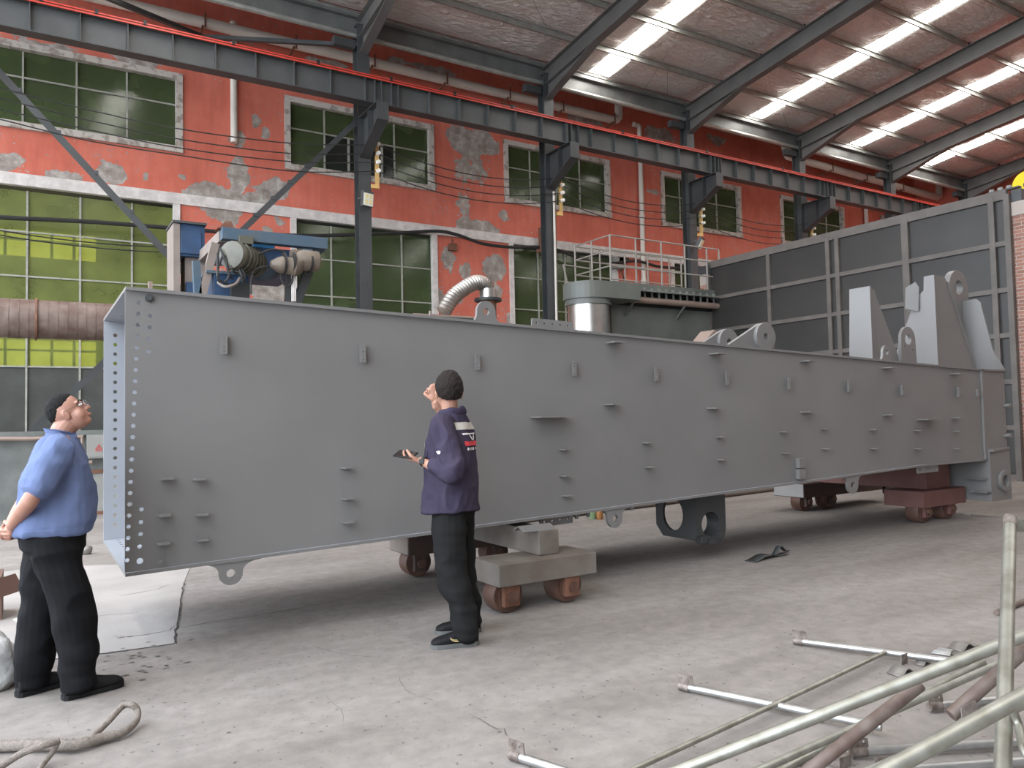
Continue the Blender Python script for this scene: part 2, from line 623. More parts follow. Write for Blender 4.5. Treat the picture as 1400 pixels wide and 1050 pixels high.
nx, nz = len(xs), len(zs)
GXx, GZz = np.meshgrid(xs, zs)
wx = GXx + 0.5 * (fbm(GXx, GZz, 1.6, 11) - .47)
wz = GZz + 0.5 * (fbm(GXx, GZz, 1.6, 51) - .47)
peel = np.zeros_like(GXx)
for (px, py, hw, hh, wgt) in patches:
    c = onY(px, py, YW)
    e = onY(px + hw, py, YW)
    g = onY(px, py + hh, YW)
    rx, rz = abs(e.x - c.x), abs(g.z - c.z)
    d = np.sqrt(((wx - c.x) / rx) ** 2 + ((wz - c.z) / rz) ** 2)
    peel = np.maximum(peel, wgt * np.clip(1.5 - d, 0, 1))
verts = np.stack([GXx.ravel(), np.full(GXx.size, YW), GZz.ravel()], 1)
faces = []
cxs, czs = (xs[:-1] + xs[1:]) / 2, (zs[:-1] + zs[1:]) / 2
keep = np.ones((nz - 1, nx - 1), bool)
for (a, b, c, d) in openings:
    keep &= ~((cxs[None, :] > a) & (cxs[None, :] < b) & (czs[:, None] > c) & (czs[:, None] < d))
jj, ii = np.nonzero(keep)
q = jj * nx + ii
quads = np.stack([q, q + 1, q + nx + 1, q + nx], 1)
me = bpy.data.meshes.new('wall_back')
me.from_pydata(verts.tolist(), [], quads.tolist())
at = me.attributes.new('peel', 'FLOAT', 'POINT')
at.data.foreach_set('value', peel.ravel().astype(np.float32))


def wall_material():
    m = bpy.data.materials.new('red_wall')
    m.use_nodes = True
    nt = m.node_tree
    b = nt.nodes['Principled BSDF']
    tc = nt.nodes.new('ShaderNodeTexCoord')
    def noise(scale, detail=5, rough=0.6, vec=None):
        n = nt.nodes.new('ShaderNodeTexNoise')
        n.inputs['Scale'].default_value = scale
        n.inputs['Detail'].default_value = detail
        n.inputs['Roughness'].default_value = rough
        nt.links.new(vec or tc.outputs['Object'], n.inputs['Vector'])
        return n.outputs['Fac']
    def ramp(src, stops):
        r = nt.nodes.new('ShaderNodeValToRGB')
        while len(r.color_ramp.elements) < len(stops):
            r.color_ramp.elements.new(0.5)
        for e, (p, c) in zip(r.color_ramp.elements, stops):
            e.position = p
            e.color = (tuple(c) if isinstance(c, (tuple, list)) else (c, c, c)) + (1,)
        nt.links.new(src, r.inputs['Fac'])
        return r.outputs['Color']
    def mix(f, a, c):
        x = nt.nodes.new('ShaderNodeMix')
        x.data_type = 'RGBA'
        nt.links.new(f, x.inputs[0])
        nt.links.new(a, x.inputs[6])
        nt.links.new(c, x.inputs[7])
        return x.outputs[2]
    def math_(op, a, bb):
        x = nt.nodes.new('ShaderNodeMath')
        x.operation = op
        for k, s in enumerate((a, bb)):
            if isinstance(s, (int, float)):
                x.inputs[k].default_value = s
            else:
                nt.links.new(s, x.inputs[k])
        return x.outputs[0]
    mp = nt.nodes.new('ShaderNodeMapping')
    mp.inputs['Scale'].default_value = (2.5, 1, 0.35)
    nt.links.new(tc.outputs['Object'], mp.inputs['Vector'])
    red = ramp(noise(0.9, 6), [(0.3, (0.55, 0.138, 0.090)), (0.55, (0.63, 0.172, 0.117)), (0.75, (0.66, 0.205, 0.146))])
    streak = ramp(noise(2.2, 5, 0.6, mp.outputs['Vector']), [(0.35, 0.78), (0.6, 1.0)])
    mm = nt.nodes.new('ShaderNodeMix')
    mm.data_type = 'RGBA'
    mm.blend_type = 'MULTIPLY'
    mm.inputs[0].default_value = 0.5
    nt.links.new(red, mm.inputs[6])
    nt.links.new(streak, mm.inputs[7])
    red = mm.outputs[2]
    plaster = ramp(noise(3.5, 8, 0.7), [(0.3, (0.19, 0.155, 0.13)), (0.5, (0.33, 0.285, 0.25)), (0.66, (0.50, 0.46, 0.42))])
    at_ = nt.nodes.new('ShaderNodeAttribute')
    at_.attribute_name = 'peel'
    pv = at_.outputs['Fac']
    edge = noise(5.0, 6, 0.65)
    v = math_('ADD', pv, math_('MULTIPLY', math_('SUBTRACT', edge, 0.5), 1.0))
    msk = ramp(v, [(0.50, 0.0), (0.52, 1.0)])
    # tiny flecks scattered over the paint
    fl_ = math_('ADD', noise(11, 3, 0.5), math_('MULTIPLY', noise(0.45, 3), 0.42))
    fm = ramp(fl_, [(0.885, 0.0), (0.895, 1.0)])
    both = math_('MAXIMUM', msk, fm)
    nt.links.new(mix(both, red, plaster), b.inputs['Base Color'])
    b.inputs['Roughness'].default_value = 0.82
    b.inputs['Specular IOR Level'].default_value = 0.25
    bp = nt.nodes.new('ShaderNodeBump')
    bp.inputs['Strength'].default_value = 0.5
    bp.inputs['Distance'].default_value = 0.02
    h = math_('SUBTRACT', math_('MULTIPLY', noise(12, 4), 0.25), both)
    nt.links.new(h, bp.inputs['Height'])
    nt.links.new(bp.outputs['Normal'], b.inputs['Normal'])
    MATS['red_wall'] = m


wall_material()
wall_back = link('wall_back', me, 'red_wall')
wall_back['kind'] = 'structure'
wall_end = MB().box((XEND, -12, 0), (XEND + 0.3, YW + 0.3, 14.4)).build('wall_end', 'red_wall')
wall_end['kind'] = 'structure'
material('plain_wall', (0.17, 0.155, 0.145), 0.85, var=0.1, var_scale=1)
wall_front = MB().box((-6, -9.4, 0), (XEND, -9.1, 12.9)).build('wall_front', 'plain_wall')
wall_front['kind'] = 'structure'


# glazing: tinted film over panes, a little see-through
def pane_material(name, col, tint, fac, rough=0.12):
    m = bpy.data.materials.new(name)
    m.use_nodes = True
    nt = m.node_tree
    b = nt.nodes['Principled BSDF']
    out = nt.nodes['Material Output']
    tc = nt.nodes.new('ShaderNodeTexCoord')
    n = nt.nodes.new('ShaderNodeTexNoise')
    n.inputs['Scale'].default_value = 1.3
    nt.links.new(tc.outputs['Object'], n.inputs['Vector'])
    r = nt.nodes.new('ShaderNodeValToRGB')
    r.color_ramp.elements[0].position = 0.3
    r.color_ramp.elements[1].position = 0.7
    r.color_ramp.elements[0].color = tuple(v * 0.8 for v in col) + (1,)
    r.color_ramp.elements[1].color = tuple(v * 1.2 for v in col) + (1,)
    nt.links.new(n.outputs['Fac'], r.inputs['Fac'])
    nt.links.new(r.outputs['Color'], b.inputs['Base Color'])
    b.inputs['Roughness'].default_value = rough
    tr = nt.nodes.new('ShaderNodeBsdfTransparent')
    tr.inputs['Color'].default_value = tuple(tint) + (1,)
    mx = nt.nodes.new('ShaderNodeMixShader')
    mx.inputs['Fac'].default_value = fac
    nt.links.new(b.outputs['BSDF'], mx.inputs[1])
    nt.links.new(tr.outputs['BSDF'], mx.inputs[2])
    nt.links.new(mx.outputs['Shader'], out.inputs['Surface'])
    MATS[name] = m


pane_material('pane_green', (0.085, 0.115, 0.05), (0.45, 0.55, 0.22), 0.35)
pane_material('pane_sunny', (0.22, 0.25, 0.075), (0.62, 0.66, 0.28), 0.45, 0.25)
pane_material('pane_clear', (0.05, 0.055, 0.05), (0.5, 0.52, 0.45), 0.5)

WIN = [0]


def window(x0, x1, z0, z1, vs, hs, surround, pane_mat, steel='window_steel', rows_dark=None, extra=(), sides='LRTB', clear=()):
    WIN[0] += 1
    w = thing('window_%d' % WIN[0], None, None, (0.5 * (x0 + x1), YW, z0), kind='structure')
    t = 0.17
    if surround:
        m = MB()
        y0, y1 = YW - 0.06, YW + 0.12
        if 'L' in sides: m.box((x0 - t * .3, y0, z0), (x0 + t * .7, y1, z1))
        if 'R' in sides: m.box((x1 - t * .7, y0, z0), (x1 + t * .3, y1, z1))
        if 'T' in sides: m.box((x0 - t * .3, y0 - .01, z1 - t * .7), (x1 + t * .3, y1, z1 + t * .3))
        if 'B' in sides: m.box((x0 - t * .3, y0 - .03, z0 - t * .3), (x1 + t * .3, y1, z0 + t * .7))
        m.build('window_frame', surround, w)
    ix0, ix1, iz0, iz1 = x0 + t * .5, x1 - t * .5, z0 + (t * .5 if 'B' in sides else 0), z1 - t * .5
    gx = [ix0] + [x0 + (x1 - x0) * f for f in vs] + [ix1]
    gz = [iz0] + list(hs) + [iz1]
    yg = YW + 0.14
    for f in vs:
        x = x0 + (x1 - x0) * f
        MB().box((x - .022, yg - .05, iz0), (x + .022, yg + .02, iz1)).build('mullion', steel, w)
    for z in hs:
        MB().box((ix0, yg - .045, z - .02), (ix1, yg + .02, z + .02)).build('glazing_bar', steel, w)
    for f, za, zb in extra:
        x = x0 + (x1 - x0) * f
        MB().box((x - .03, yg - .06, za), (x + .03, yg + .02, zb)).build('sash_stile', steel, w)
    me = {}
    for i in range(len(gx) - 1):
        for j in range(len(gz) - 1):
            pm = pane_mat(i, j) if callable(pane_mat) else pane_mat
            if (i, j) in clear:
                pm = 'pane_clear'
            MB().box((gx[i], yg - .004, gz[j]), (gx[i + 1], yg + .004, gz[j + 1])).build('pane', pm, w)
    return w


for i, (a, b) in enumerate(upper):
    hz = zk(7.40 if i == 0 else 7.36)
    if i == 0:
        vs = [(x - a) / (b - a) for x in (-3.3, -2.5, -1.7, -.9, -0.12, .67, 1.456)]
        ex = ()
    elif i == 1:
        vs, ex = [.25, .73], [(.41, UP0, hz), (.64, UP0, hz)]
    elif i == 2:
        vs, ex = [.24, .48, .72], ()
    elif i == 3:
        vs, ex = [.24, .71], [(.48, UP0, hz)]
    else:
        vs, ex = [.25, .5, .75], ()
    window(a * K, b * K, UP0, UP1, vs, [hz], 'old_white', 'pane_green', extra=ex, clear=((1, 0),) if i == 1 else ())
gz_rows = [zk(z) for z in (2.52, 3.28, 4.03, 4.777)]
for i, (a, b) in enumerate(ground):
    if i == 0:
        vs = [(x - a) / (b - a) for x in (-2.4, -1.62, -.83, -0.046, .732, 1.538)]
    else:
        vs = [.26, .51, .755]
    pm = (lambda ii, jj: 'dark_panel' if jj == 0 else 'pane_sunny') if i == 0 else 'pane_green'
    window(a * K, b * K, GR0, GR1, vs, gz_rows, 'white_paint', pm, steel='window_steel', sides='LR')
tr = MB()
tr.box((-8, YW - 0.07, BAND0), (XEND - .01, YW + .1, BAND1))
t1 = tr.build('trim_1', 'white_paint')
t1['kind'] = 'structure'
for nme, px, py, s in (('plaster_patch', 655, 310, 1), ('plaster_patch', 330, 282, 1), ('plaster_patch', 372, 280, .6)):
    pass

# the room behind the glazing, its far side has daylit windows
rb = MB()
rb.addraw([(-10, 27, 0), (XEND, 27, 0), (XEND, 27, 14.4), (-10, 27, 14.4)], [(0, 1, 2, 3)])
rb.addraw([(-10, YW + .3, 14.4), (XEND, YW + .3, 14.4), (XEND, 27, 14.4), (-10, 27, 14.4)], [(0, 1, 2, 3)])
rb.addraw([(-10, YW + .3, 0), (XEND, YW + .3, 0), (XEND, 27, 0), (-10, 27, 0)], [(0, 1, 2, 3)])
rb.addraw([(-10, YW + .3, 0), (-10, 27, 0), (-10, 27, 14.4), (-10, YW + .3, 14.4)], [(0, 1, 2, 3)])
rb.addraw([(XEND, YW + .3, 0), (XEND, 27, 0), (XEND, 27, 14.4), (XEND, YW + .3, 14.4)], [(0, 1, 2, 3)])
rb.addraw([(-10, YW + .3, 8.2), (XEND, YW + .3, 8.2), (XEND, 27, 8.2), (-10, 27, 8.2)], [(0, 1, 2, 3)])
o = rb.build('wall_rear_room', 'room_dark')
o['kind'] = 'structure'
for (pa, pb, nv, nh) in (((-60, 306), (131, 358), 3, 1), ((-60, 462), (131, 503), 5, 1)):
    WIN[0] += 1
    A, B = onY(pa[0], pa[1], 26.9), onY(pb[0], pb[1], 26.9)
    w = thing('window_%d' % WIN[0], None, None, (A.x, 26.9, B.z), kind='structure')
    z0, z1 = min(A.z, B.z), max(A.z, B.z)
    MB().box((A.x, 26.9, z0), (B.x, 26.92, z1)).build('pane', 'daylit_window', w)
    for k in range(1, 6):
        x = A.x + (B.x - A.x) * k / 6
        MB().box((x - .04, 26.84, z0), (x + .04, 26.89, z1)).build('mullion', 'room_dark', w)
    MB().box((A.x, 26.84, z0 + (z1 - z0) * .62 - .03), (B.x, 26.89, z0 + (z1 - z0) * .62 + .03)).build('glazing_bar', 'room_dark', w)

# ---- steel columns, rafters, purlins, foil, rooflights
COLX = [7.47 + 5.964 * k for k in range(6)]
ALLX = [-5.9, -1.5] + COLX


def ibeam(m, p0, p1, w, h, tf=0.02, tw=0.012, up=(0, 0, 1)):
    p0, p1, up = Vector(p0), Vector(p1), Vector(up)
    d = (p1 - p0).normalized()
    s = d.cross(up).normalized()
    u = s.cross(d)
    m.bar(p0 + u * (h / 2 - tf / 2), p1 + u * (h / 2 - tf / 2), w, tf, u)
    m.bar(p0 - u * (h / 2 - tf / 2), p1 - u * (h / 2 - tf / 2), w, tf, u)
    m.bar(p0, p1, tw, h - 2 * tf, u)
    return m


col_labels = {0: 'dark steel column carrying a floodlight and an ochre insulator bar', 1: 'dark steel column with a thin white conduit running down it',
              2: 'dark steel column with a floodlight above the dust collector railing', 3: 'dark steel column rising behind the far booth wall, with an ochre insulator bar',
              4: 'dark steel column at the far end of the crane runway with no insulator bar', 5: 'dark steel corner column next to the far end wall'}
for k, x in enumerate(ALLX):
    ck = k - 2
    if ck < -1:
        continue
    lab = col_labels.get(ck, 'dark steel column at the foot of the crossed wall bracing')
    c = thing('steel_column', lab, 'column', (x, YC, 0), group='hall columns')
    m = MB()
    m.box((x - .17, YC - .17, 0), (x + .17, YC - .15, 12.0))
    m.box((x - .17, YC + .15, 0), (x + .17, YC + .17, 12.0))
    m.box((x - .008, YC - .15, 0), (x + .008, YC + .15, 12.0))
    m.build('shaft', 'steel_dark', c)
    # corbel that carries the runway
    m = MB()
    zb = 9.5
    yf = YC - .17
    m.plate([(0, 0), (-1.25, 0), (-1.25, -.42), (0, -1.05)], [], (x - .008, yf, zb - .04), EY, EZ, .016)
    m.box((x - .16, yf - 1.25, zb - .04), (x + .16, yf, zb - .02))
    m.bar((x, yf - 1.25, zb - .46), (x, yf, zb - 1.09), .3, .02, EZ)
    m.box((x - .16, yf - 1.26, zb - .48), (x + .16, yf - 1.24, zb - .02))
    m.box((x - .16, yf - .65, zb - .75), (x + .16, yf - .635, zb - .02))
    m.build('corbel', 'steel_dark', c)
    MB().box((x - .22, YC - .22, 0.0), (x + .22, YC + .22, 0.03)).build('base_plate', 'steel_dark', c)
    MB().box((x - .18, YC - .2, 11.97), (x + .18, YC + .2, 12.0)).build('cap_plate', 'steel_dark', c)

ceil = thing('ceiling', None, None, (14, YC, 12), kind='structure')
m = MB()
for (ya, yb) in ((YC + .1, RIDGE_Y), (RIDGE_Y, -9.4)):
    za, zb = roof_z(ya) + .12, roof_z(yb) + .12
    m.addraw([(-6, ya, za), (XEND + .3, ya, za), (XEND + .3, yb, zb), (-6, yb, zb)], [(0, 1, 2, 3)])
m.addraw([(-6, YC + .1, 12.5), (XEND, YC + .1, 12.5), (XEND, YC + .1, 14.4), (-6, YC + .1, 14.4)], [(0, 1, 2, 3)])
m.addraw([(-6, YC + .1, 14.4), (XEND, YC + .1, 14.4), (XEND, YW + .3, 14.4), (-6, YW + .3, 14.4)], [(0, 1, 2, 3)])
material('roof_sheet', (0.35, 0.34, 0.33), 0.6)
m.build('roof_sheet', 'roof_sheet', ceil)
purl_y = [YC - .03] + [17.72 - 1.64 * k for k in range(16)]
purl_y = [y for y in purl_y if y > -9]
for y in purl_y:
    z = roof_z(y) - .03
    m = MB()
    m.box((-6, y - .03, z - .19), (XEND, y + .03, z - .175))
    m.box((-6, y - .03, z - .015), (XEND, y + .03, z))
    m.box((-6, y + .018, z - .19), (XEND, y + .03, z))
    m.build('purlin', 'purlin_galv', ceil)
# rafters with haunch
for x in ALLX:
    r = MB()
    for (ya, yb) in ((YC, RIDGE_Y), (RIDGE_Y, -9.2)):
        za, zb = roof_z(ya) - .24 - .27, roof_z(yb) - .24 - .27
        ibeam(r, (x, ya, za), (x, yb, zb), .25, .54)
    raf = r.build('rafter', 'rafter_steel', ceil)
    h = MB()
    y0, y1 = YC - .17, YC - 2.6
    h.plate([(y0, roof_z(y0) - .76), (y1, roof_z(y1) - .76), (y0, roof_z(y0) - 1.22)], [], (x - .006, 0, 0), EY, EZ, .012)
    h.bar((x, y0, roof_z(y0) - 1.22), (x, y1, roof_z(y1) - .77), .25, .02, EZ)
    h.build('haunch', 'rafter_steel', raf)
    for y in purl_y[1:9]:
        z = roof_z(y) - .24
        MB().box((x + .06, y - .09, z), (x + .075, y - .03, z + .2)).build('purlin_cleat', 'steel_dark', raf)
strips = {-5.9: (-4.4, -3.55), -1.5: (2.2, 3.05), COLX[0]: (9.0, 9.1), COLX[1]: (15.05, 15.92), COLX[2]: (22.5, 23.25),
          COLX[3]: (28.5, 29.4), COLX[4]: (33.6, 34.55), COLX[5]: (38.0, 38.0)}
strips[COLX[0]] = (9.0, 9.0)
# foil-faced blanket hanging between the purlins


def foil_material():
    m = bpy.data.materials.new('foil')
    m.use_nodes = True
    nt = m.node_tree
    b = nt.nodes['Principled BSDF']
    b.inputs['Base Color'].default_value = (0.80, 0.745, 0.71, 1)
    b.inputs['Metallic'].default_value = 0.4
    b.inputs['Roughness'].default_value = 0.42
    tc = nt.nodes.new('ShaderNodeTexCoord')
    mp = nt.nodes.new('ShaderNodeMapping')
    mp.inputs['Scale'].default_value = (1.0, 2.6, 1.0)
    mp.inputs['Rotation'].default_value = (0, 0, 0.7)
    nt.links.new(tc.outputs['Object'], mp.inputs['Vector'])
    n = nt.nodes.new('ShaderNodeTexNoise')
    n.inputs['Scale'].default_value = 3.2
    n.inputs['Detail'].default_value = 7
    n.inputs['Distortion'].default_value = 0.6
    nt.links.new(mp.outputs['Vector'], n.inputs['Vector'])
    bp = nt.nodes.new('ShaderNodeBump')
    bp.inputs['Strength'].default_value = 1.0
    bp.inputs['Distance'].default_value = 0.22
    nt.links.new(n.outputs['Fac'], bp.inputs['Height'])
    nt.links.new(bp.outputs['Normal'], b.inputs['Normal'])
    MATS['foil'] = m


foil_material()


def foil(xa, xb, ya, yb, sag, seed):
    nxx, nyy = max(3, int((xb - xa) / .22)), 7
    vs, fs = [], []
    for j in range(nyy + 1):
        for i in range(nxx + 1):
            u, v = i / nxx, j / nyy
            x, y = xa + (xb - xa) * u, ya + (yb - ya) * v
            w = math.sin(PI * v) * min(1, 6 * u + .3, 6 * (1 - u) + .3)
            z = roof_z(y) + .02 - sag * w + 0.05 * w * mnoise.noise(Vector((x * 1.4, y * 2.5, seed)))
            vs.append((x, y, z))
    for j in range(nyy):
        for i in range(nxx):
            a = j * (nxx + 1) + i
            fs.append((a, a + 1, a + nxx + 2, a + nxx + 1))
    return vs, fs


rnd = random.Random(5)
edges_x = sorted(ALLX + [XEND])
far = MB()
for b_i in range(len(edges_x) - 1):
    xa, xb = edges_x[b_i], edges_x[b_i + 1]
    s = strips.get(xa, (xa, xa))
    spans = [(xa, s[0]), (s[1], xb)] if s[1] - s[0] > .2 else [(xa, xb)]
    for (a, b) in spans:
        if b - a < .25:
            continue
        for j in range(len(purl_y) - 1):
            ya, yb = purl_y[j], purl_y[j + 1]
            vs, fs = foil(a, b, ya, yb, .07 + rnd.random() * .05, rnd.random() * 50)
            if yb > 8 and a > -2 and yb > RIDGE_Y:
                MB().addraw(vs, fs).build('foil_panel', 'foil', ceil, smooth=True)
            elif yb > RIDGE_Y or ya < RIDGE_Y:
                far.addraw(vs, fs)
o = far.build('foil_blanket', 'foil', ceil, smooth=True)
for xa, (s0, s1) in strips.items():
    if s1 - s0 < .2:
        continue
    for j in range(len(purl_y) - 1):
        ya, yb = purl_y[j] - .03, purl_y[j + 1] + .03
        if ya > RIDGE_Y > yb:
            continue
        za, zb = roof_z(ya) + .06, roof_z(yb) + .06
        MB().addraw([(s0, ya, za), (s1, ya, za), (s1, yb, zb), (s0, yb, zb)], [(3, 2, 1, 0)]).build('rooflight_panel', 'skylight', ceil)
# thin tie rods below the foil
for (x0, y0, x1, y1) in ((16.2, 16.2, 17.3, 19.0), (9.5, 15.2, 12.4, 17.6), (10.2, 17.5, 12.6, 15.6), (17.0, 17.6, 18.4, 19.1), (22.0, 17.5, 24.5, 19.0)):
    MB().tube([(x0, y0, roof_z(y0) - .12), (x1, y1, roof_z(y1) - .12)], .009, 6).build('tie_rod', 'purlin_galv', ceil)
# eave beam and gutter lip along the column tops
m = MB()
m.box((-6, YC + .02, 11.72), (XEND, YC + .06, 12.3))
m.box((-6, YC - .12, 12.2), (XEND, YC + .06, 12.28))
eb = m.build('eave_beam', 'eave_steel', ceil)
MB().tube([(-6, YC - .04, 11.72), (XEND, YC - .04, 11.72)], .07, 10).build('eave_pipe', 'purlin_galv', ceil)
for x in ALLX[1:]:
    MB().box((x - .75, YC - .05, 11.38), (x - .17, YC + .16, 11.6)).build('eave_bracket', 'steel_dark', ceil)

# ---- bracing
B1 = thing('wall_brace', 'long dark steel angle brace slanting down behind the blue hoist carriage', 'brace', onY(237, 357, 18.95), group=None)
p0, p1 = onY(-60, 35, 18.95), onY(250, 371, 18.95)
d = p1 - p0
pe = p0 + d * ((0.02 - p0.z) / d.z)
m = MB()
m.bar(p0, pe, .15, .015, EY)
m.bar(p0 + EY * .07, pe + EY * .07, .015, .14, EY)
m.build('angle_bar', 'steel_dark', B1)
for f in (.12, .2, .28, .36):
    p = p0.lerp(pe, f)
    MB().box(p + Vector((.02, -.03, .02)), p + Vector((.08, .05, .1))).build('cleat', 'steel_dark', B1)
B2 = thing('wall_brace', 'dark steel angle brace rising from the floor to the floodlit column', 'brace', onY(0, 640, 19.12))
p0, p1 = onY(487, 166, 19.12), onY(150, 488, 19.12)
d = p1 - p0
pe = p0 + d * ((0.02 - p0.z) / d.z)
m = MB()
m.bar(p0, pe, .14, .015, EY)
m.bar(p0 + EY * .07, pe + EY * .07, .015, .12, EY)
m.build('angle_bar', 'steel_dark', B2)
for f in (.16, .21, .26, .31):
    p = p0.lerp(pe, f)
    MB().box(p + Vector((-.02, -.03, .06)), p + Vector((.1, .05, .14))).build('cleat', 'steel_dark', B2)
for i, (a, b, lab) in enumerate((((7.4, YC, 11.5), onY(212, 47, YW), 'thin flat steel strut from the floodlit column back to the red wall'),
                                 (onY(305, 62, YW), onY(140, -6, YC), 'dark steel angle strut crossing the white rainwater pipe'))):
    o = MB().bar(a, b, .12, .1).build('eave_strut', 'steel_dark', ceil)

# ---- crane runway
rw = thing('crane_runway_beam', 'long grey crane runway girder with stiffeners and a red conductor bar', 'beam', (7.47, YB, 9.5))
ZB0, ZB1 = 9.50, 10.15
XA, XB = -5.8, 38.2
MB().box((XA, YB - .01, ZB0 + .02), (XB, YB + .01, ZB1 - .02)).build('web', 'steel_beam', rw)
MB().box((XA, YB - .16, ZB0), (XB, YB + .16, ZB0 + .025)).build('bottom_flange', 'steel_dark', rw)
MB().box((XA, YB - .16, ZB1 - .025), (XB, YB + .16, ZB1)).build('top_flange', 'steel_beam', rw)
MB().box((XA, YB - .03, ZB1), (XB, YB + .03, ZB1 + .09)).build('crane_rail', 'rust', rw)
MB().box((XA, YB - .19, ZB1 + .015), (XB, YB - .155, ZB1 + .042)).build('conductor_bar', 'red_bar', rw)
MB().box((XA, YB - .19, ZB1 - .045), (XB, YB - .165, ZB1 - .015)).build('conductor_bar', 'red_bar', rw)
sx = MB().box((-.008, -.145, 0), (.008, -.012, ZB1 - ZB0 - .05)).build('stiffener', 'steel_beam', rw)
sme = sx.data
sme.transform(Matrix.Translation(ORIGIN[rw.name]))
x = XA + .4
first = True
while x < XB:
    near = min(abs(x - cx) for cx in ALLX)
    o = sx if first else link('stiffener', sme, None, rw)
    o.location = Vector((x, YB, ZB0 + .025)) - ORIGIN[rw.name]
    first = False
    x += .8945
for cx in ALLX[1:]:
    for dx in (-.09, .09, .36):
        o = link('stiffener', sme, None, rw, loc=Vector((cx + dx, YB, ZB0 + .025)) - ORIGIN[rw.name])
for px in (56, 131, 197, 317, 432, 531, 617, 694, 844, 958, 1060):
    p = onY(px, 100, YB)
    MB().box((p.x - .03, YB - .2, ZB1 + .0), (p.x + .03, YB - .14, ZB1 + .1)).build('conductor_clip', 'black_rubber', rw)

# ---- rainwater pipes
yp = YW - .45
rp = thing('rainwater_pipe', 'fat white rainwater pipe running the length of the red wall under the eave', 'pipe', onY(840, 165, yp))
a, b = onY(110, -9, yp), onY(838, 164, yp)
e2 = onY(844, 146, yp)
MB().tube([a, b, b + Vector((.18, 0, .05)), b + Vector((.28, 0, .16)), b + Vector((.3, 0, .75))], .15, 14).build('pipe', 'pvc', rp, smooth='auto')
for px in (276, 400, 507, 606, 692, 765, 835):
    f = (px - 110) / (838 - 110)
    p = onY(px, -9 + 173 * f, yp)
    m = MB()
    m.bar(p + Vector((0, .44, -.25)), p + Vector((0, -.15, -.16)), .05, .05)
    m.bar(p + Vector((.06, -.17, -.2)), p + Vector((.06, -.17, .2)), .05, .02, EY)
    m.build('pipe_bracket', 'rust', rp)
yp = 20.9
rp2 = thing('rainwater_pipe', 'white rainwater pipe on the far stretch of red wall by the corner', 'pipe', onY(1285, 270, yp))
a, b = onY(1078, 214, yp), onY(1281, 270, yp)
MB().tube([a + Vector((-.2, 0, .5)), a + Vector((-.12, 0, .1)), a + Vector((0, 0, 0)), b, b + Vector((.2, 0, .1)), b + Vector((.25, 0, .9))], .16, 14).build('pipe', 'pvc', rp2, smooth='auto')
for px in (1133, 1230, 1180):
    f = (px - 1078) / (1283 - 1078)
    p = onY(px, 214 + 57 * f, yp)
    m = MB()
    m.bar(p + Vector((0, 1.42, -.25)), p + Vector((0, -.15, -.16)), .05, .05)
    m.bar(p + Vector((.06, -.17, -.2)), p + Vector((.06, -.17, .2)), .05, .02, EY)
    m.build('pipe_bracket', 'rust', rp2)
yd = YW - .14
A, B = onY(316, 30, yd), onY(320, 195, yd)
o = MB().tube([(B.x, yd, A.z), (B.x, yd, B.z)], .095, 14).build('downpipe', 'pvc', smooth='auto')
tag(o, 'short white downpipe ending on the red wall between the first two upper windows', 'pipe')
A, B = onY(874, 172, yd), onY(877, 420, yd)
dp = thing('downpipe', 'tall white downpipe behind the dust collector railing', 'pipe', (A.x, yd, 0))
MB().tube([(A.x - .3, yd, A.z), (A.x - .05, yd, A.z), (A.x, yd, A.z - .06), (A.x, yd, 0.05)], .095, 14).build('pipe', 'pvc', dp, smooth='auto')
for pz in (9.0, 6.5):
    MB().tube([(A.x, yd, pz), (A.x, yd, pz + .15)], .115, 14).build('pipe_socket', 'pvc', dp, smooth='auto')
p = onY(1184, 290, yd)
o = MB().tube([(p.x, yd, p.z - 4), (p.x, yd, p.z + .4)], .095, 12).build('downpipe', 'pvc', smooth='auto')
tag(o, 'short visible length of white downpipe beyond the booth wall', 'pipe')

# ---- wall bits: overhead bare conductors, cables, lamps
yl = YC - .3
cz = [onY(522, y, yl).z for y in (199, 211, 223, 235)]
for i in range(4):
    zc = cz[i]
    pts = [onY(px, y + 0, yl) for px, y in [((-60, 98), (0, 120), (125, 151), (250, 177), (400, 196)), ((-60, 114), (0, 134), (125, 165), (250, 191), (400, 210)),
                                            ((-60, 131), (0, 149), (125, 178), (250, 203), (400, 221)), ((-60, 147), (0, 163), (125, 193), (250, 213), (400, 234))][i]]
    pts.append(Vector((COLX[0] + .3, yl, zc)))
    path = spline(pts, 6)
    for a, b in zip(COLX[:4], COLX[1:5]):
        path += catenary((a + .3, yl, zc), (b + .3, yl, zc), .38, 12)[1:]
    o = MB().tube(path, .014, 6).build('overhead_wire', 'cable_black')
    tag(o, ['uppermost of four thin black wires', 'second highest of four thin black wires', 'third highest of four thin black wires', 'lowest of four thin black wires'][i] + ' strung between the column insulators', 'wire', 'four parallel overhead wires')
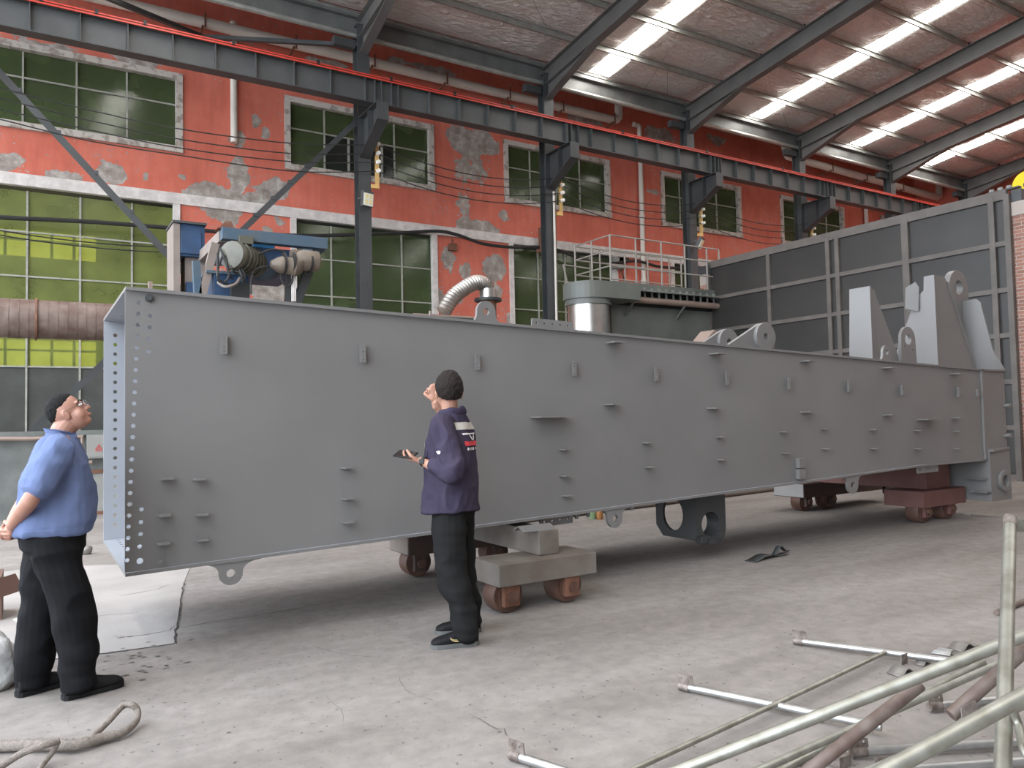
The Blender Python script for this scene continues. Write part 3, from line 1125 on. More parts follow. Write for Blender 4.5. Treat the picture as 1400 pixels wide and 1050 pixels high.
for k, cx in enumerate(COLX[:4]):
    lab = ['ochre insulator bar above the floodlight', 'ochre insulator bar beside the white conduit', 'ochre insulator bar above the collector floodlight', 'ochre insulator bar at the booth wall top'][k]
    t = thing('insulator_bar', lab + ' on a steel column', 'insulator', (cx + .3, yl, cz[3] - .3), group='insulator bars on the columns')
    MB().box((cx + .26, yl - .03 + .06, cz[3] - .45), (cx + .36, yl + .09, cz[0] + .08)).build('bar', 'ochre', t)
    MB().box((cx + .16, yl + .04, cz[3] - .45), (cx + .26, yl + .125, cz[3] - .35)).build('arm', 'ochre', t)
    MB().box((cx + .16, yl + .04, cz[0] - .02), (cx + .26, yl + .125, cz[0] + .06)).build('arm', 'ochre', t)
    for z in cz:
        MB().tube([(cx + .31, yl + .03, z), (cx + .31, yl - .02, z), (cx + .31, yl - .03, z), (cx + .31, yl - .10, z)], [.045, .06, .045, .05], 12).build('insulator', 'insulator', t, smooth='auto')


def floodlight(c, tilt, yaw, label):
    t = thing('floodlight', label, 'floodlight', c)
    M = Matrix.Rotation(yaw, 3, 'Z') @ Matrix.Rotation(tilt, 3, 'X')
    def bx(a, b):
        m_ = MB()
        m_.box(a, b)
        m_.v = [M @ p + Vector(c) for p in m_.v]
        return m_
    bx((-.16, -.02, -.2), (.16, .1, .2)).build('housing', 'lamp_body', t, bevel=.01)
    bx((-.145, -.035, -.18), (.145, -.02, .14)).build('lens', 'lamp_glass', t)
    for i in (-1, 1):
        for j in (0, 1):
            bx((i * .065 - .045, -.042, -.13 + j * .14), (i * .065 + .045, -.034, -.03 + j * .14)).build('led', 'lamp_led', t)
    bx((-.18, .02, -.02), (-.16, .2, .02)).build('bracket', 'lamp_body', t)
    bx((.16, .02, -.02), (.18, .2, .02)).build('bracket', 'lamp_body', t)


floodlight(onY(503, 272, YC - .43), .1, .25, 'square four-cell floodlight hung on a column below an ochre bar')
floodlight(onY(958, 333, YC - .5), .5, .5, 'tilted floodlight on the column above the collector railing')
p0, p1 = onY(757, 262, YC - .23), onY(761, 440, YC - .23)
o = MB().tube([p0, p1, (p1.x, p1.y, .02)], .035, 8).build('conduit', 'pvc', smooth='auto')
tag(o, 'thin white conduit pipe running down a dark column', 'conduit')
yk = YW - .37
pts = [(-40, 292), (0, 297), (120, 303), (240, 312), (330, 319), (420, 322), (480, 321), (540, 319), (597, 316), (625, 321), (660, 333), (700, 338), (752, 339), (800, 356), (835, 360), (870, 357), (905, 365), (960, 368)]
o = MB().tube(spline([onY(a, b, yk if a > 250 else yk) for a, b in pts], 5), .055, 8).build('power_cable', 'cable_black', smooth='auto')
tag(o, 'thick black power cable sagging along the wall below the white band', 'cable')
for i, (ya, yb) in enumerate(((315, 335), (321, 342))):
    o = MB().tube(catenary(onY(-30, ya - 5, yk), onY(236, yb + 3, yk), .1, 14), .016, 6).build('thin_cable', 'cable_black')
    tag(o, ['upper', 'lower'][i] + ' of two thin black cables across the sunny green window', 'cable', 'thin cables across the green window')
o = MB().box(onY(613, 330, YW - .01), onY(622, 345, YW) + Vector((0, -.14, 0)))
m = MB()
p = onY(617, 338, YW)
m.box((p.x - .13, YW - .16, p.z - .13), (p.x + .13, YW, p.z + .1))
m.box((p.x - .02, YW - .1, p.z + .1), (p.x + .02, YW - .06, p.z + .25))
tag(m.build('junction_box', 'rust'), 'small rusty junction box on the red wall between ground windows', 'box')
p = onY(740, 330, YW - .3)
t = thing('cable_bracket', 'rusty steel cable bracket on the wall beside the white conduit column', 'bracket', p)
MB().box((p.x - .12, YW - .45, p.z - .25), (p.x + .12, YW - .3, p.z + .45)).build('plate', 'rust', t)
MB().box((p.x - .15, YW - .6, p.z - .4), (p.x + .35, YW - .2, p.z - .2)).build('arm', 'rust', t)
p = onY(845, 360, YW - .15)
t = thing('wall_box', 'small pale grey electrical box hung on the wall behind the railing', 'box', p)
MB().box((p.x - .25, YW - .3, p.z - .22), (p.x + .25, YW - .02, p.z + .22)).build('body', 'box_grey', t, bevel=.02)
MB().tube(spline([(p.x + .1, YW - .2, p.z - .22), (p.x + .2, YW - .25, p.z - .6), (p.x + .5, YW - .3, p.z - 1.0)], 5), .025, 6).build('lead', 'cable_black', t)
MB().box((p.x - .05, YW - .3, p.z + .04), (p.x + .42, YW - .1, p.z + .2)).build('gland', 'collector_dark', t)
# ================================================================== the big tapered box girder
YG = 5.5
GW = 1.75
YF = YG + GW
P_TL, P_TR = onY(180, 392, YG), onY(1347, 505, YG)
P_BL, P_BK, P_BR = onY(163, 790, YG), onY(1268, 637, YG), onY(1350, 634, YG)
XL = 0.5 * (P_TL.x + P_BL.x)
XR = P_BR.x
P_BR.z = P_BK.z + .0


def ztop(x):
    return P_TL.z + (P_TR.z - P_TL.z) * (x - P_TL.x) / (P_TR.x - P_TL.x)


def zbot(x):
    if x >= P_BK.x:
        return P_BK.z
    return P_BL.z + (P_BK.z - P_BL.z) * (x - P_BL.x) / (P_BK.x - P_BL.x)


G = thing('box_girder', 'huge tapered grey painted steel box girder resting on wheeled bogies', 'girder', (XL, YG, zbot(XL)))
FT = .022       # flange thickness
LIP = .028      # flange lip outside the web
WT = .016
gp = 'girder_paint'


def gpart(m, name, smooth=False, bevel=0.0, label=None, mat=gp, parent=None):
    return m.build(name, mat, parent or G, smooth, bevel, label)


# near web plate with the bolt holes of the splice end
def px2(px, py, y=YG):
    p = onY(px, py, y)
    return (p.x, p.z)


holes_px = []
c1 = [(190.5, 413), (190, 429.5), (189, 446), (188.5, 462.5), (187.5, 479), (187, 494), (186.5, 510), (186, 526)]
for i in range(14):
    c1.append((185.4 - i * .62, 541.5 + i * 15.6))
ylast = 541.5 + 13 * 15.6
hz = []
n1 = 24
for i in range(n1):
    f = i / (n1 - 1)
    hz.append((190.5 + (174.5 - 190.5) * f, 413 + (767 - 413) * f))
col1 = hz
col2 = [(206, 431), (205.5, 447), (204.5, 463), (204, 480)] + [(194.3, 697), (193.6, 714.5), (193, 731), (191.7, 748)]
holes = []
for (px, py) in col1 + col2:
    c = px2(px, py)
    holes.append(circle(c[0], c[1], .0135, 12))
hole = px2(192, 768)
holes.append(circle(hole[0], hole[1], .02, 12))
out = [(XL, zbot(XL) + FT), (P_BK.x, zbot(P_BK.x) + FT), (XR, zbot(XR) + FT), (XR, ztop(XR) - FT), (XL, ztop(XL) - FT)]
yw = YG + LIP
gpart(MB().plate(out, holes, (0, yw + WT, 0), EX, EZ, WT), 'web_plate')      # ux x uy = -Y: thickness grows towards the camera
# far web: holes line up along its own end
holes = []
for i in range(21):
    f = i / 20
    holes.append(circle(XL + .085, zbot(XL) + .14 + (ztop(XL) - zbot(XL) - .28) * f, .016, 12))
for i in list(range(5)) + list(range(16, 21)):
    f = i / 20
    holes.append(circle(XL + .20, zbot(XL) + .14 + (ztop(XL) - zbot(XL) - .28) * f, .016, 12))
gpart(MB().plate(out, holes, (0, YF - LIP, 0), EX, EZ, WT), 'web_plate', mat='girder_inner_lit')
# flanges with rows of bolt holes at the open end


def flange(x0, z0, x1, z1, up, rows, name='flange'):
    L = math.hypot(x1 - x0, z1 - z0)
    ux = Vector(((x1 - x0) / L, 0, (z1 - z0) / L))
    hs = []
    for r in rows:
        for k in range(12):
            hs.append(circle(r, .16 + (GW - .32) * k / 11, .014, 8))
    m = MB()
    m.plate([(0, 0), (L, 0), (L, GW), (0, GW)], hs, (x0, YG, z0), ux, EY, FT)
    o_ = gpart(m, name)
    o_.data.materials.append(MATS['girder_inner_lit'])
    for pg in o_.data.polygons:                      # faces inside the box get the paler colour that imitates daylight
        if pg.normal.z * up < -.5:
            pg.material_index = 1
    return o_


flange(XL, ztop(XL) - FT, XR, ztop(XR) - FT, 1, (.1, .2), 'top_flange')
flange(XL, zbot(XL), P_BK.x, zbot(P_BK.x), -1, (.1, .2), 'bottom_flange')
flange(P_BK.x, zbot(P_BK.x), XR, zbot(XR), 1, (), 'bottom_flange')
# internal diaphragms, seen faintly through the open end
for x in (2.6, 5.2, 7.8):
    m = MB()
    z0, z1 = zbot(x) + FT, ztop(x) - FT
    o_ = [(yw + WT, z0), (YF - LIP - WT, z0), (YF - LIP - WT, z1), (yw + WT, z1)]
    gpart(m.plate(o_, [[(yw + .5, z0 + .4), (YF - .55, z0 + .4), (YF - .55, z1 - .4), (yw + .5, z1 - .4)]], (x, 0, 0), EY, EZ, .012), 'diaphragm')
# bolts left in two holes near the splice
for (px, py) in ((204, 408),):
    c = onY(px, py, yw)
    m = MB().cyl((c.x, yw - .035, c.z), (c.x, yw, c.z), .017, 6)
    m.cyl((c.x, yw - .012, c.z), (c.x, yw, c.z), .026, 14)
    gpart(m, 'bolt', mat='steel_dark')
c = onY(221, 768, yw)
gpart(MB().cyl((c.x, yw - .012, c.z), (c.x, yw, c.z), .02, 14).cyl((c.x, yw - .022, c.z), (c.x, yw, c.z), .008, 10), 'drain_boss')
c = onY(207, 387, YG)
gpart(MB().box((c.x - .012, YG + .04, ztop(c.x)), (c.x + .012, YG + .07, ztop(c.x) + .055)), 'stud', mat='pipe_brown')

# hole brackets: a short angle, drilled leg standing off the web
ang_px = [(304, 472), (493, 484), (649, 495), (781, 504), (893, 512), (990, 518), (1075, 524), (1157, 528), (1230, 533), (1307, 536)]
m = MB()
m.plate([(-.024, -.066), (.024, -.066), (.024, .066), (-.024, .066)], [circle(.002, -.045 + .03 * k, .0065, 8) for k in range(4)], (0, -.042, 0), EX, EZ, .006)
m.box((.018, -.044, -.066), (.024, 0, .066))
m.v = [p + ORIGIN[G.name] for p in m.v]
a0 = gpart(m, 'angle_bracket')
for i, (px, py) in enumerate(ang_px):
    c = onY(px, py, yw)
    o = a0 if i == 0 else link('angle_bracket', a0.data, None, G)
    o.location = c - ORIGIN[G.name]
c = onY(1335, 537, yw)
gpart(MB().box((c.x - .02, yw - .03, c.z - .05), (c.x + .02, yw, c.z + .05)), 'pad')


def shelf_mesh(w, d, t, name):
    m = MB()
    m.plate([(-w / 2, 0), (w / 2, 0), (w / 2 - .01, -d), (-w / 2 + .01, -d)], [], (0, 0, 0), EX, EY, t)
    m.v = [p + ORIGIN[G.name] for p in m.v]
    return gpart(m, name)


small = [(228, 655), (272, 656), (224, 705), (275, 704), (223, 743), (275, 738), (472, 640), (474, 682), (474, 714), (769, 615), (770, 651), (773, 678),
         (882, 606), (885, 639), (982, 598), (984, 629), (1069, 591), (1125, 587), (1191, 588), (1251, 589), (1305, 590), (1072, 620), (1126, 614), (1192, 614), (1252, 614), (1306, 614)]
mid = [(836, 470), (976, 485), (1099, 495), (1210, 504), (1303, 512), (833, 554), (973, 559), (1100, 564), (1211, 568), (1304, 572)]
s0 = shelf_mesh(.085, .085, .01, 'welded_tab')
for i, (px, py) in enumerate(small):
    c = onY(px, py, yw)
    o = s0 if i == 0 else link('welded_tab', s0.data, None, G)
    o.location = c - ORIGIN[G.name]
s1 = shelf_mesh(.14, .12, .012, 'welded_shelf')
for i, (px, py) in enumerate(mid):
    c = onY(px, py, yw)
    o = s1 if i == 0 else link('welded_shelf', s1.data, None, G)
    o.location = c - ORIGIN[G.name]
s2 = shelf_mesh(.36, .15, .012, 'platform_shelf')
for i, (px, py) in enumerate([(749, 571), (1264, 574)]):
    c = onY(px, py, yw)
    o = s2 if i == 0 else link('platform_shelf', s2.data, None, G)
    o.location = c - ORIGIN[G.name]
for (px, py) in ((1092, 633), (1092, 648)):
    c = onY(px, py, yw)
    gpart(MB().box((c.x - .055, yw - .05, c.z - .055), (c.x + .055, yw, c.z + .055)), 'cleat', bevel=.008)


def lug(px, py, w, h, rhead, rhole, down, y=None, name='lifting_lug', th=.03):
    """plate lug with flared foot, in the plane of the web"""
    y = YG + .01 if y is None else y
    c = onY(px, py, y)
    base = zbot(c.x) if down else ztop(c.x)
    s = -1 if down else 1
    hc = h - rhead
    pts = [(-w / 2, -.012)]
    # flared side as an arc towards the head
    for k in range(7):
        f = k / 6
        a = f * PI / 2
        pts.append((-w / 2 + (w / 2 - rhead) * math.sin(a), hc * (1 - math.cos(a)) * .85))
    for k in range(13):
        a = PI - PI * k / 12
        pts.append((rhead * math.cos(a), hc + rhead * math.sin(a)))
    for k in range(7):
        f = 1 - k / 6
        a = f * PI / 2
        pts.append((w / 2 - (w / 2 - rhead) * math.sin(a), hc * (1 - math.cos(a)) * .85))
    pts.append((w / 2, -.012))
    pts = [(p[0], p[1] * s) for p in pts]
    m = MB().plate(pts, [circle(0, hc * s, rhole, 16)], (c.x, y + th, base), EX, EZ, th)
    return gpart(m, name)


def px_len(px, py, n, y):
    a, b = onY(px, py, y), onY(px + n, py, y)
    return abs(b.x - a.x)


lug(316, 790, .40, .155, .078, .03, True)
lug(841, 704, .34, .17, .085, .032, True)
lug(1166, 656, .36, .20, .10, .036, True)
lug(665, 430, .26, .17, .088, .03, False)
lug(1213, 487, .27, .18, .085, .032, False, name='lifting_lug')
# drilled strips on the flange edges


def strip(pxa, pxb, py, hgt, down, nh, y):
    a, b = onY(pxa, py, y), onY(pxb, py, y)
    L = b.x - a.x
    za, zb_ = (zbot(a.x), zbot(b.x)) if down else (ztop(a.x), ztop(b.x))
    d = Vector((L, 0, zb_ - za)).normalized()
    s = -1 if down else 1
    out_ = [(0, 0), (L, 0), (L, s * hgt), (0.012, s * hgt), (0, s * (hgt - .012))]
    hs = [circle(L * (k + .6) / (nh + .2), s * hgt * .5, .011, 10) for k in range(nh)]
    gpart(MB().plate(out_, hs, (a.x, y + .012, za), d, EZ, .012), 'drilled_strip')


strip(727, 783, 440, .075, False, 5, YG + .05)
strip(738, 783, 710, .085, True, 4, YG + .1)
strip(1254, 1283, 643, .085, True, 5, YG + .03)
for px in (787, 803):
    c = onY(px, 703, YG + .1)
    gpart(MB().box((c.x, YG + .1, zbot(c.x) - .055), (c.x + .03, YG + .115, zbot(c.x))), 'stub')
c = onY(862, 693, YG + .05)
gpart(MB().box((c.x, YG + .05, zbot(c.x) - .04), (c.x + .04, YG + .065, zbot(c.x))), 'stub')

# ring lugs standing on the top flange
for (px, py, r, y, pxl) in ((1043, 461, .165, 6.15, 1004), (993, 468, .165, 6.75, 955)):
    c = onY(px, py, y)
    zb_ = ztop(c.x)
    l = c.x - onY(pxl, py, y).x
    m = MB()
    dz = c.z - zb_
    th = .05
    pts = [(-l - .35, 0), (.17, 0), (.17, dz * .3)]
    a1 = -.3
    for k in range(14):
        a = a1 + (PI * .70 - a1) * k / 13
        pts.append((r * math.cos(a), dz + r * math.sin(a)))
    m.plate(pts, [circle(0, dz, .042, 18)], (c.x, y + th, zb_), EX, EZ, th)
    lg = gpart(m, 'ring_lug')
    m = MB()
    m.plate(circle(0, 0, r, 32), [circle(0, 0, .042, 18)], (c.x, y - .0, c.z), EX, EZ, .05)
    gpart(m, 'boss_ring', parent=lg, bevel=.008)
    m = MB().box((c.x + .12, y, zb_), (c.x + .2, y + .16, zb_ + .16))
    gpart(m, 'gusset', parent=lg)

# fin on the top flange
yn, yf2 = 5.75, 6.25
A = onY(1171, 488, yn)
xa = onY(1191, 490, yn).x
Atop = onY(1196, 393, yn)
zf = ztop(xa)
m = MB()
m.plate([(yn - .04, 0), (yn + .28, 0), (yn + .24, Atop.z - zf), (yn - .04, Atop.z - zf)], [], (xa - .03, 0, zf), EY, EZ, .03)
fin = gpart(m, 'fin_flange')
m = MB()
h = Atop.z - zf
m.plate([(0, 0), (.62, 0), (.16, h * .86), (.12, h * .96), (.05, h), (0, h)], [], (xa, yn + .02, zf), EX, EZ, .025)
gpart(m, 'fin_web')

# A-frame pylon: cross plate, near flange, side plates, hinge eye
xp = onY(1279, 496, YG + .25).x
yn = YG + .22
ztp = onX(1290, 374, xp).z
zf = ztop(xp)
hA = ztp - zf
ytop_n, ytop_f = onX(1290, 380, xp).y, onX(1268, 380, xp).y
ybot_f = onX(1215, 490, xp).y
ykn = onX(1252, 408, xp)
m = MB()
m.plate([(yn, 0), (ybot_f, 0), (ykn.y, ykn.z - zf), (ytop_f + .05, hA * .86), (ytop_f, hA), (yn, hA)], [], (xp, 0, zf), EY, EZ, .025)
gpart(m, 'pylon_cross_plate')
m = MB()
m.plate([(yn - .02, 0), (yn + .19, 0), (yn + .12, hA), (yn - .02, hA)], [], (xp - .03, 0, zf), EY, EZ, .03)
gpart(m, 'pylon_flange')
wside = onY(1333, 503, yn).x - xp
m = MB()
m.plate([(0, 0), (wside, 0), (.30, hA * .95), (.24, hA), (0, hA)], [], (xp, yn + .02, zf), EX, EZ, .025)
gpart(m, 'pylon_side_plate')
m = MB()
m.bar((xp + wside, yn + .06, zf), (xp + .30, yn + .06, zf + hA * .95), .16, .025, EX)
gpart(m, 'pylon_rear_flange')
# short drilled plate leaning on the far edge, and the lug plate with a round hole
c = onX(1262, 397, xp)
m = MB()
d1 = Vector((-.2, .0, .03))
pc = onX(1253, 399, xp - .12)
m.plate([(-.09, -.16), (.07, -.2), (.09, .12), (.05, .2), (-.07, .13)], [], (xp - .06, ykn.y + .02, ykn.z + .02), Vector((.6, -.8, 0)), EZ, .02)
gpart(m, 'ladder_plate')
c = onX(1246, 462, xp - .4)
zc = onY(1246, 463, YG + .6)
hl = onX(1246, 447, xp - .35).z - ztop(xp - .35)
m = MB()
xc = onY(1243, 492, YG + .2).x
ztopl = onY(1246, 447, YG + .2).z - ztop(xc)
rr = .155
pts = [(-.175, 0), (.175, 0), (rr, ztopl - rr)]
for k in range(1, 12):
    a = PI * k / 12
    pts.append((rr * math.cos(a), ztopl - rr + rr * math.sin(a)))
pts.append((-rr, ztopl - rr))
m.plate(pts, [circle(.0, ztopl - rr * 1.05, .07, 18), circle(-.09, ztopl - rr * 1.6, .012, 8), circle(.09, ztopl - rr * 1.9, .012, 8)], (xc, YG + .24, ztop(xc)), EX, EZ, .04)
gpart(m, 'sheave_lug')
# hinge eye
ye = YG + .55
ce = onY(1311, 393, ye)
zf2 = ztop(ce.x)
rE = (onY(1311, 369, ye).z - ce.z) * .97
hE = ce.z - zf2
pts = [(-rE * .95, 0), (rE * 1.0, 0)]
for k in range(17):
    a = -.05 + (PI + .1) * k / 16
    pts.append((rE * math.cos(a), hE + rE * math.sin(a)))
m = MB().plate(pts, [circle(0, hE, rE * .42, 24)], (ce.x, ye + .09, zf2), EX, EZ, .09)
eye = gpart(m, 'hinge_eye', bevel=0)
gpart(MB().box((ce.x - rE * .2, ye - .012, zf2 + hE * .42), (ce.x + rE * 1.02, ye, zf2 + hE * .45)), 'weld_seam', parent=eye)
# second cross plate, at the end of the girder
x2 = onY(1376, 505, YG + .02).x - .05
zf3 = ztop(XR)
B0 = onX(1376, 504, x2)
B1 = onX(1357, 478, x2)
B2 = onX(1340, 408, x2)
m = MB()
zt = B2.z - zf3
m.plate([(YG + .02, 0), (YF - .1, 0), (YF - .6, zt), (B2.y + .06, zt), (B2.y, zt - .06), (B1.y, B1.z - zf3)], [], (x2, 0, zf3), EY, EZ, .025)
gpart(m, 'end_cross_plate')

# end section: stiffener, end plate and lower hinge block
xe = onY(1378, 600, YG + .02).x
m = MB()
m.box((XR - .03, YG, zbot(XR)), (XR + .01, YG + .05, ztop(XR)))
gpart(m, 'end_stiffener')
zlow = onY(1384, 681, YG + .02).z
m = MB()
m.box((XR, YG + .03, zbot(XR) - .02), (xe, YF - .05, ztop(XR) - .02))
gpart(m, 'end_box')
gpart(MB().box((XR, YG, ztop(XR) - .022), (xe + .03, YF, ztop(XR))), 'end_top_plate')
c = onY(1370, 657, YG - .0)
xh0, xh1 = onY(1356, 681, YG - .02).x, onY(1384, 682, YG - .02).x
zh1 = onY(1368, 615, YG - .02).z
m = MB()
pts = [(xh0 - .0, zlow), (xh1, zlow), (xh1 - .02, zh1), (xh0, zh1)]
rb_ = .145
m.plate(pts, [circle(c.x, c.z, rb_ * .56, 24)], (0, YG + .06, 0), EX, EZ, .08)
blk = gpart(m, 'hinge_block')
m = MB().box((xh0, YG + .06, zlow), (xh0 + .03, YF - .2, zbot(XR)))
gpart(m, 'hinge_side_plate')
m = MB().plate(pts, [circle(c.x, c.z, rb_ * .56, 24)], (0, YF - .2, 0), EX, EZ, .05)
gpart(m, 'hinge_block')
m = MB()
m.plate(circle(c.x, c.z, rb_, 28), [circle(c.x, c.z, rb_ * .56, 24)], (0, YG - .02, 0), EX, EZ, .035)
gpart(m, 'hinge_boss', parent=blk, bevel=.006)
m = MB().tube([(c.x, YG - .01, c.z), (c.x, YG + .05, c.z)], rb_ * .5, 20)
m = MB()
m.bar((xh0, YG - .02, zh1), (xh1 - .02, YG + .02, zh1 + .02), .1, .03, EZ)
gpart(m, 'block_cover', parent=blk)
for py in (555, 596):
    p = onY(1373, py, YG + .03)
    gpart(MB().cyl((p.x, YG - .04, p.z), (p.x, YG + .03, p.z), .022, 12).cyl((p.x + .06, YG - .03, p.z), (p.x + .06, YG + .03, p.z), .03, 12), 'pin')
for (px, py) in ((1340, 654), (1345, 672)):
    p = onX(px, py, xh0)
    gpart(MB().box((xh0 - .1, p.y - .1, p.z - .008), (xh0, p.y + .12, p.z + .008)), 'tab')

# bracket box hanging below the girder
yb0, yb1 = YG + .25, YG + .80
pa, pb = onY(945, 745, yb0), onY(989, 740, yb0)
zl = pa.z
cen = onY(968, 716, yb0)
xA, xB2 = onY(948, 720, yb0).x, onY(989, 720, yb0).x
zu = zbot(xA)
zu2 = zbot(xB2)
r = .5 * (onY(968, 699, yb0).z - onY(968, 733, yb0).z)
w_ = xB2 - xA
m = MB()
m.plate([(xA - .0, zl + .05), (xA + .06, zl + .0), (xB2 - .1, zl - .01), (xB2 - .02, zl + .06), (xB2, zl + .12), (xB2 + .0, zu2), (xA, zu)], [circle(cen.x, cen.z, r, 28)], (0, yb0, 0), EX, EZ, .035)
hb = gpart(m, 'hanger_plate', mat='hanger_dark')
m = MB()
m.plate([(yb0, zl + .04), (yb1 - .1, zl + .04), (yb1, zl + .15), (yb1, zu - .12), (yb1 + .12, zu - .10), (yb1 + .12, zu), (yb0, zu)],
        [circle(.5 * (yb0 + yb1) + .02, zl + .28, .15, 24, .17)], (xA, 0, 0), EY, EZ, .03)
gpart(m, 'hanger_plate', mat='hanger_dark')
m = MB().tube([(cen.x, yb0, cen.z), (cen.x, yb0 + .14, cen.z)], r * 1.02, 28, cap=False)
gpart(m, 'bearing_sleeve', parent=hb, mat='hanger_dark')
gpart(MB().box((xB2 - .03, yb0, zl + .5), (xB2, yb1, zu2)), 'hanger_rib', mat='hanger_dark')
for (dx, dz) in ((.1, .03), (w_ - .1, .05), (.2, .0), (.03, .1)):
    gpart(MB().box((xA + dx - .04, yb0 - .06, zl + dz - .01), (xA + dx + .04, yb0 - .03, zl + dz + .05)), 'lock_tab', mat='hanger_dark')

# ================================================================== bogies and beams that carry it


def wheel(parent, c, r, w, mat, axle_side=-1, box=True, bmat=None):
    c = Vector(c)
    m = MB()
    prof = [(-w / 2, r * .55), (-w / 2, r), (-w / 2 + w * .25, r), (w / 2 - .03, r), (w / 2 - .03, r), (w / 2, r), (w / 2, r * .55)]
    m.tube([c + EY * (-w / 2), c + EY * (-w / 2 + .01), c + EY * (w / 2 - .01), c + EY * (w / 2)], [r * .95, r, r, r * .95], 30)
    wo = m.build('wheel', mat, parent, smooth='auto')
    m = MB()
    m.tube([c + EY * (-w / 2 - .012), c + EY * (-w / 2 + .0)], r * .7, 24)
    m.build('rim', mat, wo, smooth='auto')
    if box:
        m = MB()
        m.box(c + Vector((-.07, -w / 2 - .06, -.075)), c + Vector((.07, -w / 2 - .012, r - .005)))
        m.build('axle_box', bmat or mat, wo, bevel=.006)
        m = MB().cyl(c + EY * (-w / 2 - .09), c + EY * (-w / 2 - .055), .042, 18)
        m.build('axle_end', mat, wo, smooth='auto')
    return wo


def bogie(label, a, b, y0, y1, z0, z1, wheels, mat, wmat, r, group=None, loc=None, end_mat=None, band=None):
    t = thing('transport_bogie', label, 'bogie', ((a + b) / 2, (y0 + y1) / 2, 0), group)
    m = MB().box((a, y0, z0), (b, y1, z1))
    m.build('block', mat, t, bevel=.008)
    if end_mat:
        MB().box((a - .006, y0 + .01, z0 + .01), (a, y1 - .01, z1 - .01)).build('end_plate', end_mat, t)
    for x in wheels:
        wheel(t, (x, y0 + .17, r), r, .17, wmat, bmat='rust' if mat == 'bogie_tan' else mat)
    return t


# first set
yb_ = 5.06
q0, q1 = onY(683, 806, yb_), onY(816, 782, yb_)
z0 = .5 * (q0.z + q1.z)
z1 = .5 * (onY(683, 770, yb_).z + onY(816, 757, yb_).z)
w1, w2 = onY(697, 820, yb_).x, onY(783, 806, yb_).x
rW = .12
bogie('near wheeled bogie of weathered tan steel under the cross beam', q0.x, q1.x, yb_, yb_ + .42, z0, z1, (w1 + .04, w2 + .02), 'bogie_tan', 'wheel_rust', .135, 'transport bogies')
zt1 = z1
xb0, xb1 = onY(738, 740, yb_ + .12).x, onY(761, 740, yb_ + .12).x
zbeam = zbot(xb0) - .035
o = MB().box((xb0, yb_ + .13, zt1 + .002), (xb1 + .03, YF + .1, zbeam)).build('support_beam', 'bogie_tan', bevel=.008)
tag(o, 'tan steel cross beam lying on two bogies below the girder', 'beam')
yfar = 6.75
f0, f1 = onY(559, 760, yfar).x, onY(668, 755, yfar).x
bogie('dark brown wheeled bogie behind the worker in the purple jacket', f0, f1 + .4, yfar, yfar + .45, z0, z1, (onY(578, 790, yfar).x, f1 + .15), 'bogie_brown', 'wheel_rust', .135, 'transport bogies', end_mat='dusty_beam')
# folded steel angle lying on the beam end
m = MB()
pc = Vector((xb0 - .02, yb_ + .16, zbeam))
m.bar(pc + Vector((-.12, .02, .018)), pc + Vector((.19, .02, .018)), .09, .008, Vector((0, -.5, 1)))
m.bar(pc + Vector((-.12, .10, .018)), pc + Vector((.19, .10, .018)), .09, .008, Vector((0, .5, 1)))
tag(m.build('angle_offcut', 'girder_paint'), 'short folded grey steel angle lying on the tan cross beam', 'steel offcut')
# second set
yb2 = 5.78
q0, q1 = onY(1263, 693, yb2), onY(1321, 686, yb2)
z0b = .5 * (onY(1263, 695, yb2).z + onY(1321, 687, yb2).z)
z1b = .5 * (onY(1263, 673, yb2).z + onY(1321, 665, yb2).z)
bogie('near red-brown wheeled bogie beside the girder hinge end', q0.x, q1.x, yb2, yb2 + .55, z0b, z1b, (onY(1272, 700, yb2).x, onY(1312, 696, yb2).x - .12), 'bogie_red', 'wheel_rust', .15, 'transport bogies')
xb0, xb1 = onY(1263, 650, yb2 + .15).x, onY(1296, 650, yb2 + .15).x
zbeam2 = zbot(xb1) - .012
o = MB().box((xb0, yb2 + .12, z1b + .002), (xb1, YF + .65, zbeam2)).build('support_beam', 'bogie_red', bevel=.01)
tag(o, 'red-brown steel cross beam lying on two bogies below the girder', 'beam')
yf2 = 7.55
f0, f1 = onY(1099, 670, yf2).x, onY(1155, 668, yf2).x
bogie('red-brown wheeled bogie with a pale end plate on the far side of the girder', f0, f1 + 1.2, yf2, yf2 + .55, z0b, z1b, (onY(1098, 690, yf2).x + .18, onY(1136, 686, yf2).x + .1), 'bogie_brown', 'wheel_rust', .15, 'transport bogies', end_mat='bogie_grey')
# ================================================================== plant behind the girder


def atdepth(px, py, d):
    v = pray(px, py)
    return Vector((0, 0, CAMH)) + v * (d / FPX)


# ---- blue hoist carriage
YH = 11.5
H0 = onY(300, 400, YH)
hc = thing('hoist_carriage', 'blue painted hoist carriage with two electric motors, standing behind the girder', 'hoist', (H0.x, YH, 0))


def hp(px, py, y=YH):
    return onY(px, py, y)


bl, br = hp(304, 320), hp(448, 331)
zc = .5 * (bl.z + br.z)
hgt = .17
MB().box((bl.x, YH, zc - hgt / 2), (br.x, YH + .16, zc + hgt / 2)).build('front_beam', 'blue_dusty', hc, bevel=.006)
arm_end = onZ(259, 352, zc)
MB().box((bl.x - .02, YH + .16, zc - .1), (bl.x + .14, arm_end.y, zc + .06)).build('side_arm', 'dusty_beam', hc, bevel=.006)
MB().box((br.x - .14, YH + .16, zc - .1), (br.x, arm_end.y, zc + .06)).build('side_arm', 'blue_dusty', hc, bevel=.006)
MB().box((bl.x, arm_end.y - .1, zc - .1), (br.x, arm_end.y, zc + .06)).build('rear_beam', 'blue_dusty', hc)
